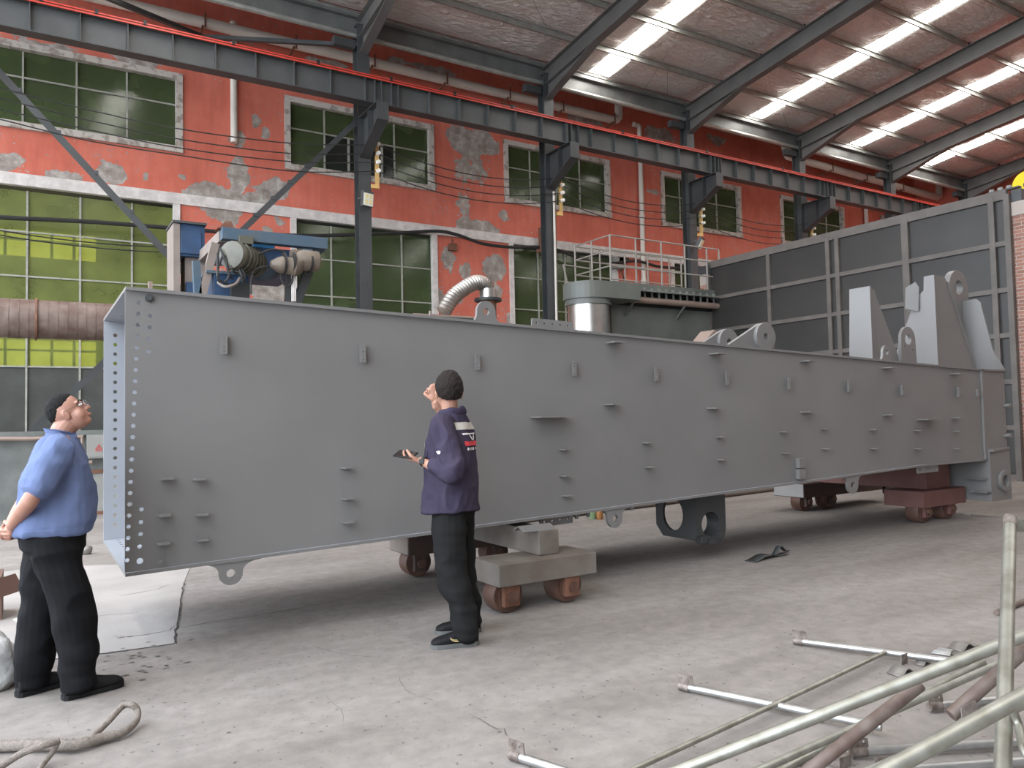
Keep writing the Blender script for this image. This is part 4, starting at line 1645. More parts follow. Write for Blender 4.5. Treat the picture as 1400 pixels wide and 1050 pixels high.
# control cabinet on the far left
yc = arm_end.y - .3
c0, c1 = onY(240, 349, yc), onY(280, 309, yc)
MB().box((c0.x + .05, yc, c0.z), (c1.x, yc + .6, c1.z)).build('cabinet', 'blue_paint', hc, bevel=.01)
MB().box((c0.x - .05, yc - .06, c1.z), (c1.x + .02, yc + .66, c1.z + .035)).build('cabinet_lid', 'steel_dark', hc)
p0, p1 = onY(244, 346, yc), onY(275, 318, yc)
MB().box((p0.x + .03, yc - .03, p0.z), (p1.x, yc, p1.z)).build('cabinet_door', 'blue_paint', hc, bevel=.008)
p0, p1 = onY(237, 398, yc), onY(243, 309, yc)
MB().box((p0.x, yc - .02, 0), (p1.x + .03, yc + .66, c1.z - .01)).build('cabinet_side', 'dusty_beam', hc)
q0, q1 = onY(253, 398, yc + .1), onY(266, 352, yc + .1)
MB().box((q0.x, yc + .1, 0), (q1.x + .25, yc + .5, q1.z)).build('pedestal', 'dusty_beam', hc)
q0, q1 = onY(253, 398, yc), onY(292, 388, yc)
MB().box((q0.x + .02, yc - .02, q0.z - .2), (q1.x, yc + .1, q1.z)).build('pedestal_band', 'blue_paint', hc)
# legs and struts down to the floor behind the girder
for (pa, pb, w, mt) in (((294, 333), (277, 400), .11, 'dusty_beam'), ((268, 357), (270, 400), .1, 'blue_dusty'), ((398, 366), (396, 412), .14, 'steel_dark'), ((432, 344), (406, 412), .13, 'steel_dark')):
    a, b = hp(*pa, YH + .25), hp(*pb, YH + .25)
    d = b - a
    e = a + d * ((0 - a.z) / d.z)
    if abs(e.x - a.x) > 2.5:
        e = b + (b - a) * 1.0
    MB().bar(a, e, w, .1, EY).build('leg', mt, hc)
# olive motor with gearbox
a, b = hp(317, 350, YH - .05), hp(346, 360, YH + .6)
ax = (b - a)
a = hp(316, 348, YH - .1)
b = a + Vector((.46, .42, -.02))
d = (b - a).normalized()
MB().tube([a - d * .02, a, a + d * .07, a + d * .1, b], [.13, .2, .215, .2, .2], 20).build('motor', 'motor_olive', hc, smooth='auto')
m = MB()
for k in range(5):
    s = a + d * (.16 + k * .08)
    m.tube([s, s + d * .02], .225, 18)
mo = m.build('motor_fin', 'motor_olive', hc, smooth='auto')
MB().tube([b, b + d * .12, b + d * .16, b + d * .4], [.2, .24, .24, .16], 18).build('gearbox', 'blue_dusty', hc, smooth='auto')
MB().cbox(a + Vector((.22, .1, .24)), (.2, .16, .12)).build('terminal_box', 'motor_olive', hc, bevel=.01)
# tan motor to the right
a, b = hp(370, 361, YH - .1), hp(436, 358, YH - .1)
d = EX
r = .155
MB().tube([a, a + d * .1, a + d * .16, a + d * .3, a + d * .34, a + d * .36, b - d * .28, b - d * .26, b - d * .03, b], [.05, .11, .13, .13, r, .14, .145, r, r, .12], 20).build('motor', 'motor_tan', hc, smooth='auto')
for f in (.24, .42, .78):
    c = a.lerp(b, f)
    MB().tube([c, c + d * .03], r * 1.06, 20).build('motor_band', 'cable_black', hc, smooth='auto')
MB().box(a + Vector((.3, -.06, .13)), a + Vector((.72, .1, .24))).build('terminal_box', 'motor_tan', hc, bevel=.01)
MB().box((bl.x + .5, YH + .16, zc - .4), (bl.x + 1.3, arm_end.y - .1, zc - .12)).build('drive_housing', 'blue_paint', hc, bevel=.02)
p0, p1 = hp(346, 346, YH + .3), hp(376, 333, YH + .3)
MB().box((p0.x, YH + .3, p0.z), (p1.x, YH + .8, p1.z)).build('drum_cover', 'blue_bright', hc, bevel=.02)
p0, p1 = hp(292, 402, YH + .2), hp(340, 376, YH + .2)
MB().box((p0.x, YH + .2, p0.z - .25), (p1.x, YH + .75, p1.z)).build('lower_box', 'blue_paint', hc, bevel=.01)
MB().box((p0.x - .1, YH + .15, p1.z - .02), (p1.x + .06, YH + .8, p1.z + .02)).build('box_flange', 'blue_dusty', hc)
p0, p1 = hp(316, 406, YH + .1), hp(341, 388, YH + .1)
MB().box((p0.x, YH + .08, p0.z - .2), (p1.x, YH + .2, p1.z)).build('black_box', 'collector_dark', hc)
p0, p1 = hp(303, 313, YH + .1), hp(315, 303, YH + .1)
MB().plate([(p0.x - .06, p0.z), (p1.x + .06, p0.z), (p1.x, p1.z), (p0.x + .04, p1.z - .02)], [], (0, YH + .3, 0), EX, EZ, .25).build('cap_block', 'rust', hc)
for k in range(7):
    rr = random.Random(k)
    a = hp(297 + k * 4, 338 + rr.random() * 10, YH - .02)
    b = hp(300 + k * 6, 372 + rr.random() * 18, YH - .05)
    mid_ = a.lerp(b, .5) + Vector((rr.uniform(-.15, .15), -.08, -.12))
    MB().tube(spline([a, mid_, b], 6), .016, 6).build('cable', 'cable_black', hc)
for (pts) in ([(367, 364), (350, 368), (344, 380), (343, 402)], [(388, 368), (384, 380), (392, 392), (399, 385), (400, 370)], [(352, 348), (372, 341), (390, 345)]):
    MB().tube(spline([hp(x, y, YH - .02) for x, y in pts], 6), .016, 6).build('cable', 'cable_black', hc)
for k in range(3):
    MB().tube([hp(399 + k * 2.2, 368, YH - .01), hp(399.5 + k * 2.2, 412, YH - .01)], .012, 6).build('cable', 'white_paint', hc)
MB().tube(spline([hp(298, 386, YH), hp(308, 392, YH - .1), hp(322, 388, YH - .1), hp(328, 380, YH)], 6), .02, 6).build('hose', 'dusty_beam', hc)

# ---- rusty spiral duct along the left
yd_ = 15.9
a, b = onY(-30, 435, yd_), onY(150, 439, yd_)
zd = .5 * (a.z + b.z)
dt = thing('spiral_duct', 'fat rusty spiral-seam ventilation duct running behind the open girder end', 'duct', (a.x, yd_, zd - .34))
MB().tube([(-7, yd_, zd), (7.5, yd_, zd)], .34, 28).build('pipe', 'rust_duct', dt, smooth='auto')
m = MB().tube([(0, 0, 0), (.012, 0, 0)], .3455, 28)
m.v = [p + ORIGIN[dt.name] for p in m.v]
s0 = m.build('seam', 'rust_duct', dt, smooth='auto')
for k in range(46):
    o = s0 if k == 0 else link('seam', s0.data, None, dt)
    o.location = Vector((-2.2 + k * .145, yd_, zd)) - ORIGIN[dt.name]
fx = onY(48, 436, yd_ - .3).x
MB().tube([(fx, yd_, zd), (fx + .03, yd_, zd)], .375, 28).build('joint_flange', 'rust', dt, smooth='auto')
for x in (-4.5, -2.8, 2.6, 5.2):
    MB().box((x - .05, yd_ - .05, 0), (x + .05, yd_ + .05, zd - .33)).build('stand', 'rust', dt)

# ---- low partition with electric box and pipe
pt = thing('low_partition', 'low grey partition wall with a ledge in front of the green window', 'partition', (0, 15.1, 0))
MB().box((-7, 15.1, 0), (6, 15.25, 1.36)).build('panel', 'partition', pt)
MB().box((-7, 15.0, 1.36), (6, 15.3, 1.44)).build('ledge', 'partition', pt)
a, b = onY(121, 645, 15.1), onY(124, 700, 15.1)
MB().box((a.x - .03, 15.06, 0), (a.x + .03, 15.1, a.z)).build('door_frame', 'rust', pt)
MB().box((a.x - .03, 15.06, a.z - .03), (a.x + 1.2, 15.1, a.z + .03)).build('door_frame', 'rust', pt)
MB().box((a.x + .03, 15.085, .04), (a.x + 1.2, 15.1, a.z - .03)).build('door_panel', 'box_grey', pt)
MB().box((a.x - .15, 15.04, 0), (a.x + 1.2, 15.1, .05)).build('door_sill', 'rust', pt)
a = [onY(x, y, 14.94) for x, y in ((-60, 596), (0, 600), (40, 600), (112, 597), (112, 632), (126, 632))]
o = MB().tube(a, .035, 8).build('conduit', 'pipe_brown', smooth='auto')
tag(o, 'brown conduit bending down along the low grey partition', 'conduit')
c0, c1 = onY(118, 627, 15.0), onY(150, 594, 15.0)
eb_ = thing('electric_box', 'grey electric box with a red warning triangle behind the girder end', 'box', (c0.x, 15.0, c0.z))
MB().box((c0.x, 14.92, c0.z), (c1.x, 15.08, c1.z)).build('case', 'box_grey', eb_, bevel=.01)
MB().box((c0.x + .03, 14.905, c0.z + .03), (c1.x - .03, 14.92, c1.z - .03)).build('door', 'box_grey', eb_)
tc_ = onY(135, 612, 14.9)
tw = .055
def tri(s):
    return [(-s, -s * .62), (s, -s * .62), (0, s * 1.1)]
MB().plate(tri(tw), [tri(tw * .68)], (tc_.x, 14.9, tc_.z), EX, EZ, .004).build('warning_triangle', 'sign_red', eb_)
MB().plate([(-.004, .012), (.012, .032), (.004, .008), (.010, .006), (-.006, -.022), (.0, .002), (-.008, .004)], [], (tc_.x, 14.9, tc_.z), EX, EZ, .004).build('warning_bolt', 'sign_red', eb_)
for k in range(4):
    MB().box((tc_.x - .05 + k * .027, 14.9, tc_.z - .065), (tc_.x - .05 + k * .027 + .018, 14.904, tc_.z - .05)).build('warning_lettering', 'sign_red', eb_)

# ---- fume hood with flexible duct
yh = 9.4
a, b = onY(566, 428, yh), onY(668, 432, yh)
zt_ = a.z
fh = thing('fume_hood', 'tan fume hood with a silver flexible exhaust hose, behind the girder', 'hood', (a.x, yh, 0))
MB().box((a.x, yh, zt_ - .12), (b.x, yh + .9, zt_ + .0)).build('top', 'pipe_brown', fh, bevel=.005)
MB().box((a.x + .3, yh - .02, zt_ - .11), (b.x + .02, yh + .02, zt_ - .03)).build('slot', 'collector_dark', fh)
MB().box((a.x + .05, yh + .05, .0), (b.x - .05, yh + .85, zt_ - .12)).build('body', 'pipe_brown', fh)
MB().box((a.x + .22, yh - .03, zt_ - .1), (a.x + .25, yh, zt_ + .04)).build('post', 'dusty_beam', fh)
hose = [onY(x, y, yh + .3) for x, y in ((606, 427), (618, 408), (632, 396), (648, 387), (660, 388), (667, 396), (668, 408))]
path = spline(hose, 10)
rs = [.105 + .010 * (1 if i % 2 else -1) for i in range(len(path))]
MB().tube(path, rs, 16).build('flexible_hose', 'tin_dull', fh, smooth='auto')
c = onY(667, 401, yh + .3)
MB().tube([(c.x, yh + .3, c.z - .08), (c.x, yh + .3, c.z + .06)], .125, 20).build('collar', 'tin_bright', fh, smooth='auto')
MB().tube([(c.x, yh + .3, c.z - .12), (c.x, yh + .3, c.z - .08)], .20, 20).build('collar_flange', 'collector_dark', fh, smooth='auto')
MB().tube([(c.x, yh + .3, zt_ - .02), (c.x, yh + .3, c.z - .12)], .12, 20).build('stub', 'rust', fh, smooth='auto')

# ---- dust collector with railed roof
Y0 = 16.0
A, B = onY(838, 384, Y0), onY(990, 403, Y0)
zp = A.z
XR_ = 17.6
dc = thing('dust_collector', 'grey dust collector cabinet with a railed roof and a row of pulse valves', 'dust collector', (A.x, Y0, 0))
bk = onZ(769, 395, zp).y
bk = min(max(bk, Y0 + 1.6), 18.0)
MB().box((A.x - .0, Y0 - .02, zp - .16), (XR_, bk, zp)).build('roof_slab', 'collector_grey', dc)
MB().box((A.x + .02, Y0 + .12, 0), (XR_, bk - .1, zp - .16)).build('cabinet', 'collector_grey', dc)
m = MB()
m.plate([(Y0 + .12, zp - .62), (Y0 + .12, zp - .16), (Y0 - .22, zp - .3), (Y0 - .22, zp - .24), (Y0 + .0, zp - .1), (Y0 + .14, zp - .1)], [], (A.x + .1, 0, 0), EY, EZ, .05)
m.build('hood_cheek', 'collector_grey', dc)
m = MB()
m.bar((A.x + .1, Y0 - .12, zp - .2), (XR_, Y0 - .12, zp - .2), .36, .025, Vector((0, -.35, 1)))
m.build('canopy', 'collector_grey', dc)
MB().box((A.x + .25, Y0 + .095, zp - .62), (XR_, Y0 + .12, zp - .2)).build('valve_recess', 'collector_dark', dc)
p = onY(847, 408, Y0 - .1)
zpipe = p.z
MB().tube([(p.x, Y0 - .12, zpipe), (XR_, Y0 - .12, zpipe)], .09, 16).build('air_header', 'pipe_brown', dc, smooth='auto')
xv = p.x + .08
while xv < XR_:
    m = MB()
    m.tube([(xv, Y0 - .12, zpipe + .05), (xv, Y0 - .12, zpipe + .26), (xv, Y0 - .12, zpipe + .27), (xv, Y0 - .12, zpipe + .34)], [.035, .035, .07, .07], 10)
    m.bar((xv - .02, Y0 - .1, zpipe + .3), (xv + .1, Y0 + .1, zpipe + .33), .05, .05)
    m.build('pulse_valve', 'collector_grey', dc, smooth='auto')
    xv += .265
for px in (858, 928):
    q = onY(px, 415, Y0)
    MB().bar((q.x, Y0 + .12, zpipe - .42), (q.x + .08, Y0 - .16, zpipe - .08), .05, .05).build('header_bracket', 'collector_grey', dc)
# rounded inlet plenum and bright tin duct
yp0, yp1 = Y0 - .75, Y0 + .55
l = onY(776, 392, Y0 - .1).x
rP = .5 * (yp1 - yp0)
out = []
xc_ = l + rP
for k in range(17):
    a = PI / 2 + PI * k / 16
    out.append((xc_ + rP * math.cos(a), .5 * (yp0 + yp1) + rP * math.sin(a)))
out += [(A.x + .3, yp0), (A.x + .3, yp1)]
pz1 = onY(800, 381, yp0).z
pz0 = onY(800, 404, yp0).z
MB().plate(out, [], (0, 0, pz0), EX, EY, pz1 - pz0).build('inlet_plenum', 'collector_grey', dc)
cxd, cyd = xc_ + .0, .5 * (yp0 + yp1)
rd = rP * .83
MB().tube([(cxd, cyd, pz0 - .14), (cxd, cyd, pz0)], rP * .92, 32).build('duct_collar', 'collector_grey', dc, smooth='auto')
MB().tube([(cxd, cyd, 0), (cxd, cyd, pz0 - .1)], rd, 36).build('tin_duct', 'tin_bright', dc, smooth='auto')
for k in range(9):
    z = pz0 - .3 - k * .17
    MB().tube([(cxd, cyd, z), (cxd, cyd, z + .014)], rd * 1.012, 36).build('duct_seam', 'tin_bright', dc, smooth='auto')
# roof railing
rl = thing('roof_railing', 'thin galvanised guard railing on the dust collector roof', 'railing', (A.x, Y0, zp))
zr = onY(834, 321, Y0).z
posts = [onY(x, 390, Y0).x for x in (836, 871, 906, 938, 968)] + [XR_ - .3]
for x in posts:
    MB().tube([(x, Y0 + .02, zp), (x, Y0 + .02, zr)], .025, 8).build('post', 'rail_paint', rl, smooth='auto')
for f in (1, .68, .33):
    MB().tube([(posts[0], Y0 + .02, zp + (zr - zp) * f), (posts[-1], Y0 + .02, zp + (zr - zp) * f)], .021, 8).build('rail', 'rail_paint', rl, smooth='auto')
    MB().tube([(posts[0], Y0 + .02, zp + (zr - zp) * f), (posts[0], bk - .05, zp + (zr - zp) * f)], .021, 8).build('rail', 'rail_paint', rl, smooth='auto')
    MB().tube([(posts[0], bk - .05, zp + (zr - zp) * f), (posts[-1], bk - .05, zp + (zr - zp) * f)], .021, 8).build('rail', 'rail_paint', rl, smooth='auto')
for y in (Y0 + .5 * (bk - Y0), bk - .05):
    MB().tube([(posts[0], y, zp), (posts[0], y, zr)], .025, 8).build('post', 'rail_paint', rl, smooth='auto')
for x in posts[1:]:
    MB().tube([(x, bk - .05, zp), (x, bk - .05, zr)], .025, 8).build('post', 'rail_paint', rl, smooth='auto')
# small ladder stile beside the plenum
a, b = onY(770, 362, bk - .3), onY(778, 397, bk - .3)
o = MB().tube([a, b], .022, 8).tube([a, a + Vector((.9, 0, -.03))], .022, 8).tube([a + Vector((.08, 0, -.5)), a + Vector((.95, 0, -.52))], .022, 8).build('ladder_hoop', 'rail_paint', smooth='auto')
tag(o, 'bent galvanised ladder hoop behind the round inlet of the dust collector', 'ladder')

# ---- booth wall
XB_ = 17.0
def bz(px, py):
    return onX(px, py, XB_).z
bo = thing('booth_wall', 'tall dark panelled booth wall with brown steel framing and a brick end', 'wall', (XB_, 12, 0))
zt_b = 5.86
ys = [16.15, 13.96, 12.12, 11.86, 10.1, 8.22, 7.92]
zsb = [0.08, 1.08, 2.02, 2.97, 3.9, 4.86, zt_b]
material('brick_course', (0.33, 0.17, 0.13), 0.85)


def brick_mat():
    m = MATS['brick_course']
    nt = m.node_tree
    b = nt.nodes['Principled BSDF']
    tc = nt.nodes.new('ShaderNodeTexCoord')
    sp = nt.nodes.new('ShaderNodeSeparateXYZ')
    cb_ = nt.nodes.new('ShaderNodeCombineXYZ')
    ad = nt.nodes.new('ShaderNodeMath')
    nt.links.new(tc.outputs['Object'], sp.inputs[0])
    nt.links.new(sp.outputs['X'], ad.inputs[0])
    nt.links.new(sp.outputs['Y'], ad.inputs[1])
    nt.links.new(ad.outputs[0], cb_.inputs['X'])
    nt.links.new(sp.outputs['Z'], cb_.inputs['Y'])
    br_ = nt.nodes.new('ShaderNodeTexBrick')
    br_.inputs['Scale'].default_value = 1.0
    br_.inputs['Brick Width'].default_value = .25
    br_.inputs['Row Height'].default_value = .075
    br_.inputs['Mortar Size'].default_value = .008
    br_.inputs['Color1'].default_value = (.36, .17, .12, 1)
    br_.inputs['Color2'].default_value = (.24, .12, .09, 1)
    br_.inputs['Mortar'].default_value = (.42, .36, .32, 1)
    nt.links.new(cb_.outputs[0], br_.inputs['Vector'])
    nt.links.new(br_.outputs['Color'], b.inputs['Base Color'])
    bp = nt.nodes.new('ShaderNodeBump')
    bp.invert = True
    bp.inputs['Distance'].default_value = .02
    nt.links.new(br_.outputs['Fac'], bp.inputs['Height'])
    nt.links.new(bp.outputs['Normal'], b.inputs['Normal'])


brick_mat()
for i, y in enumerate(ys):
    w = .11 if i not in (4,) else .16
    MB().box((XB_ - .06, y - w / 2, 0), (XB_ + .06, y + w / 2, zt_b)).build('upright', 'booth_frame', bo)
for i, z in enumerate(zsb):
    h = .1 if i < len(zsb) - 1 else .2
    MB().box((XB_ - .05, ys[-1], z - h / 2), (XB_ + .05, ys[0], z + h / 2)).build('crossbar', 'booth_frame', bo)
for i in range(len(ys) - 1):
    if False:
        continue
    for j in range(len(zsb) - 1):
        MB().box((XB_ + .02, ys[i + 1] + .04, zsb[j] + .04), (XB_ + .05, ys[i] - .04, zsb[j + 1] - .04)).build('panel', 'booth_panel', bo)
MB().box((XB_ + .05, -3.0, 0), (XB_ + .35, ys[-1] - .06, 5.4)).build('brick_return', 'brick_course', bo)
MB().box((XB_ + .02, -3.0, 5.4), (XB_ + .4, ys[-1] - .06, 5.68)).build('concrete_cap', 'mortar', bo)
MB().box((XB_ - .05, ys[0] + .06, 0), (XB_ + .9, ys[0] + .32, 5.3)).build('brick_return', 'brick_course', bo)
MB().box((XB_ - .05, ys[0] + .06, 5.3), (XB_ + .9, ys[0] + .32, 5.62)).build('concrete_cap', 'mortar', bo)
MB().box((XB_ - .08, ys[0] - .1, 5.62), (XB_ + .5, ys[0] + .36, 5.86)).build('corner_cap', 'steel_dark', bo)
t = thing('beacon_box', 'dark box with a row of small lamps on top of the booth wall', 'box', (XB_, 7.6, 5.96))
MB().box((XB_ + .02, 7.66, 5.68), (XB_ + .3, 7.86, 5.93)).build('case', 'steel_dark', t, bevel=.01)
for k in range(3):
    MB().cyl((XB_ + .08, 8.25 - .17 * k, 5.99), (XB_ + .08, 8.25 - .17 * k, 6.05), .05, 12).build('lamp', 'box_grey', t)
MB().box((XB_ + .02, 7.7, 5.96), (XB_ + .14, 8.35, 5.99)).build('lamp_rail', 'steel_dark', t)
c = onX(1404, 252, 20.0)
t = thing('hook_block', 'bright yellow crane hook block with round sheave, just above the booth wall', 'hook', c)
MB().tube([c + Vector((0, 0, 0)), c + Vector((.25, 0, 0))], .33, 28).build('sheave_guard', 'yellow_paint', t, smooth='auto')
MB().tube([c + Vector((-.01, 0, 0)), c + Vector((.26, 0, 0))], .08, 16).build('sheave_pin', 'steel_dark', t)
MB().tube([c + Vector((.12, -.2, .1)), Vector((c.x + .12, c.y - .2, roof_z(c.y - .2) - .3))], .02, 6).build('wire_rope', 'steel_dark', t)

# ---- things on the floor behind the girder
o = MB().tube([(5.2, 9.28, .055), (16.6, 10.4, .055)], .055, 12).build('floor_pipe', 'dusty_beam', smooth='auto')
tag(o, 'long pale pipe lying on the floor behind the girder', 'pipe')
b1 = onZ(811, 709, 0)


def bottle(c, r, h, mat, label):
    m = MB().tube([c, c + EZ * .01, c + EZ * h * .6, c + EZ * h * .75, c + EZ * h * .95], [r * .9, r, r, r * .4, r * .35], 14)
    t_ = thing('bottle', label, 'bottle', c)
    m.build('body', mat, t_, smooth='auto')
    MB().cyl(c + EZ * h * .95, c + EZ * h, r * .42, 12).build('cap', 'logo_red', t_)


bottle(b1, .07, .3, 'bottle_green', 'green bottle standing on the floor behind the girder')
bottle(onZ(820, 710, 0), .05, .26, 'bottle_orange', 'orange bottle standing on the floor beside a green one')
p = onY(958, 462, 9.0)
m = MB().plate([(0, 0), (.45, 0), (.42, .16), (.25, .22)], [], (p.x - .25, 9.0, p.z - .12), EX, EZ, .3)
m.box((p.x - .1, 9.05, 0), (p.x + .12, 9.25, p.z - .12))
tag(m.build('sheet_cover', 'pipe_brown'), 'tan sheet metal cover poking up beyond the girder beside the brick pillar', 'cover')
p = onZ(118, 758, 0)
m = MB().ellipsoid(p + EZ * .05, (.07, 0, 0), (0, .06, 0), (0, 0, .06), 12, 8)
for i, v in enumerate(m.v):
    m.v[i] = v + (v - p).normalized() * .02 * mnoise.noise(v * 30)
tag(m.build('stone', 'scrap', smooth=True), 'small grey stone on the floor behind the man in the blue shirt', 'stone')

# left edge clutter
p = onZ(-14, 938, 0)
m = MB().ellipsoid(p + EZ * .12, (.17, 0, 0), (0, .2, 0), (0, 0, .19), 28, 20)
for i, v in enumerate(m.v):
    n = mnoise.noise(v * 9) * .05 + mnoise.noise(v * 23) * .02
    w = v + (v - p - EZ * .12).normalized() * n
    w.z = max(w.z, .002)
    m.v[i] = w
tag(m.build('plastic_sack', 'plastic_film', smooth=True), 'crumpled translucent plastic sack lying by the man in the blue shirt', 'sack')
p = onZ(-12, 850, 0)
t = thing('carton', 'reddish brown carton on the floor at the edge of the slab', 'box', p)
MB().box(p + Vector((-.35, 0, 0)), p + Vector((.07, .4, .34))).build('body', 'cardboard', t, bevel=.005)
MB().bar(p + Vector((.07, .02, .33)), p + Vector((.13, -.02, .2)), .3, .006, EZ).build('flap', 'cardboard', t)
p = onZ(2, 842, 0)
p = p + Vector((.2, -.3, 0))
m = MB().bar(p + Vector((-.1, .0, .006)), p + Vector((.13, .06, .03)), .16, .006)
tag(m.build('paper_sheet', 'logo_white'), 'white paper sheet beside the reddish carton', 'paper')
# ================================================================== foreground: railings, scrap, rope


def tubething(name, label, cat, path, r, mat, n=14, group=None):
    o = MB().tube(path, r, n).build(name, mat, smooth='auto')
    tag(o, label, cat, group)
    return o


# railing section lying flat on the floor: posts with end plates, thin mid rail, top rail
a1, a2, a3 = onZ(1087, 876, .025), onZ(931, 938, .025), onZ(700, 1032, .025)
ra = thing('guard_railing', 'galvanised guard railing lying flat on the concrete, three posts with end plates', 'railing', a2)
v1 = (onZ(1312, 905, .05) - a1).normalized()
v2 = (onZ(1195, 992, .05) - a2).normalized()
v3 = (onZ(800, 1058, .04) - a3).normalized()
ends = []
for a, v in ((a1, v1), (a2, v2), (a3, v2)):
    e = a + v * 1.02
    e.z = max(e.z, .035)
    ends.append(e)
    po = MB().tube([a, e], .0195, 14).build('post', 'galv_bright', ra, smooth='auto')
    s = v.cross(EZ).normalized()
    m = MB()
    Rm = Matrix((s, v, EZ)).transposed()
    m.plate([(-.012, .012), (.075, .012), (.07, .066), (-.016, .07)], [circle(.012, .048, .006, 8), circle(.05, .047, .006, 8)], a, v, EZ, .005)
    m.build('end_plate', 'weld_plate', po)
    MB().tube([a - v * .008, a + v * .05], .0225, 12).build('weld_collar', 'weld_plate', po, smooth='auto')
mids = [onZ(1210, 892, .05), onZ(1058, 964, .05), onZ(868, 1051, .05)]
dd = (mids[0] - mids[2]).normalized()
MB().tube([mids[0], mids[1], mids[2], mids[2] - dd * .8], .0125, 12).build('mid_rail', 'galv_tube', ra, smooth='auto')
T5 = [atdepth(1400, 893, 4.0), atdepth(1280, 934, 3.75), atdepth(1190, 986, 3.5), atdepth(1040, 1052, 3.2), atdepth(900, 1112, 2.95)]
rb2 = thing('guard_railing', 'galvanised railing frame with rusty stub posts, propped on the lying railing', 'railing', (T5[3].x, T5[3].y, 0))
pA, pB = atdepth(1040, 1052, 3.15), atdepth(1390, 897, 3.55)
MB().tube([pA + (pA - pB) * .25, pA, pB, pB + (pB - pA) * .35], .0165, 14).build('mid_rail', 'galv_tube', rb2, smooth='auto')
pC, pD = atdepth(935, 1051, 3.0), atdepth(1400, 869, 2.95)
MB().tube([pC + (pC - pD) * .2, pC, pD, pD + (pD - pC) * .6], .024, 18).build('top_rail', 'galv_tube', rb2, smooth='auto')
q0, q1 = atdepth(1108, 1052, 2.98), atdepth(1258, 936, 3.06)
MB().tube([q0 + (q0 - q1) * .3, q0, q1], .0255, 16).build('stub_post', 'rust_tube', rb2, smooth='auto')
q0, q1 = atdepth(1300, 978, 2.95), atdepth(1405, 885, 3.0)
sp_ = MB().tube([q0, q1], .0255, 16).build('stub_post', 'rust_tube', rb2, smooth='auto')
m = MB().plate([(-.05, -.04), (.05, -.05), (.04, .035), (-.03, .03)], [], atdepth(1325, 976, 2.9), (pB - pA).normalized(), Vector((0, .3, .95)), .006)
m.build('end_plate', 'weld_plate', sp_)
p0, p1 = atdepth(1102, 1035, 3.3), atdepth(1345, 905, 3.6)
MB().tube([p0 + (p0 - p1) * .2, p0, p1], .0165, 12).build('mid_rail', 'galv_tube', rb2, smooth='auto')
# second lying section further right
rc = thing('guard_railing', 'short galvanised railing posts lying on the floor under the propped frames', 'railing', onZ(1270, 968, 0))
for i, (pa, pb) in enumerate((((1272, 966), (1420, 952)), ((1166, 1028), (1420, 1014)), ((1200, 1056), (1420, 1040)))):
    a, b = onZ(*pa, .03), onZ(*pb, .03)
    po = MB().tube([a, b], .0195, 14).build('post', 'galv_bright', rc, smooth='auto')
    v = (b - a).normalized()
    s = v.cross(EZ).normalized()
    MB().plate([(-.012, .012), (.07, .012), (.066, .058), (-.012, .06)], [circle(.012, .044, .006, 8), circle(.048, .043, .006, 8)], a, v, EZ, .005).build('end_plate', 'weld_plate', po)
    MB().tube([a - v * .008, a + v * .06], .0225, 12).build('weld_collar', 'weld_plate', po, smooth='auto')
a = onZ(1150, 1046, 0)
m = MB().box(a + Vector((-.05, -.03, .003)), a + Vector((.03, .03, .05)))
tag(m.build('end_plate_offcut', 'weld_plate', bevel=.003), 'small welded steel plate block lying between the railing tubes', 'steel offcut')
# big leaning frame on the right: post with top arm and thick rails
P0, P1 = atdepth(1381, 711, 3.2), atdepth(1371, 1050, 2.2)
dirp = (P1 - P0).normalized()
P2 = P0 + dirp * ((.024 - P0.z) / dirp.z)
rd_ = thing('guard_railing', 'tall galvanised railing post leaning up with a stub arm at its head', 'railing', P2)
po = MB().tube([P0, P1, P2], .0235, 18).build('post', 'galv_tube', rd_, smooth='auto')
MB().tube([P0 - dirp * .012, P0 + dirp * .05], .0255, 16).build('weld_collar', 'weld_plate', po, smooth='auto')
arm = atdepth(1440, 716, 3.25)
aa = P0 + dirp * .035
MB().bar(aa, aa + (arm - P0).normalized() * .9, .012, .05, EZ).build('top_arm', 'galv_tube', rd_)
s0_, s1_ = atdepth(1373, 960, 2.42), atdepth(1368, 1012, 2.3)
off = -FWD * .022
MB().tube([s0_ + off, s0_.lerp(s1_, .5) + off * 1.1, s1_ + off], [.004, .012, .008], 8).build('rust_streak', 'rust', po, smooth='auto')
q0, q1 = atdepth(1215, 1052, 2.12), atdepth(1400, 951, 2.2)
MB().tube([q0 + (q0 - q1) * .7, q0, q1, q1 + (q1 - q0) * .8], .0235, 18).build('bottom_rail', 'galv_tube', rd_, smooth='auto')
q0, q1 = atdepth(1225, 1040, 2.4), atdepth(1400, 962, 2.55)
MB().tube([q0 + (q0 - q1) * .5, q0, q1, q1 + (q1 - q0) * .6], .0165, 14).build('mid_rail', 'galv_tube', rd_, smooth='auto')
q0, q1 = atdepth(1392, 990, 2.3), atdepth(1420, 1052, 2.15)
MB().tube(spline([atdepth(1380, 960, 2.3), q0, atdepth(1400, 1025, 2.2), q1], 6), .012, 10).build('curved_brace', 'galv_tube', rd_, smooth='auto')
e0, e1 = onZ(1362, 838, .02), onZ(1425, 812, .02)
t = MB().tube([e0, e1], .02, 12).build('rusty_tube', 'rust_tube', smooth='auto')
tag(t, 'rusty tube end with a pointed tip beyond the leaning railing post', 'tube')


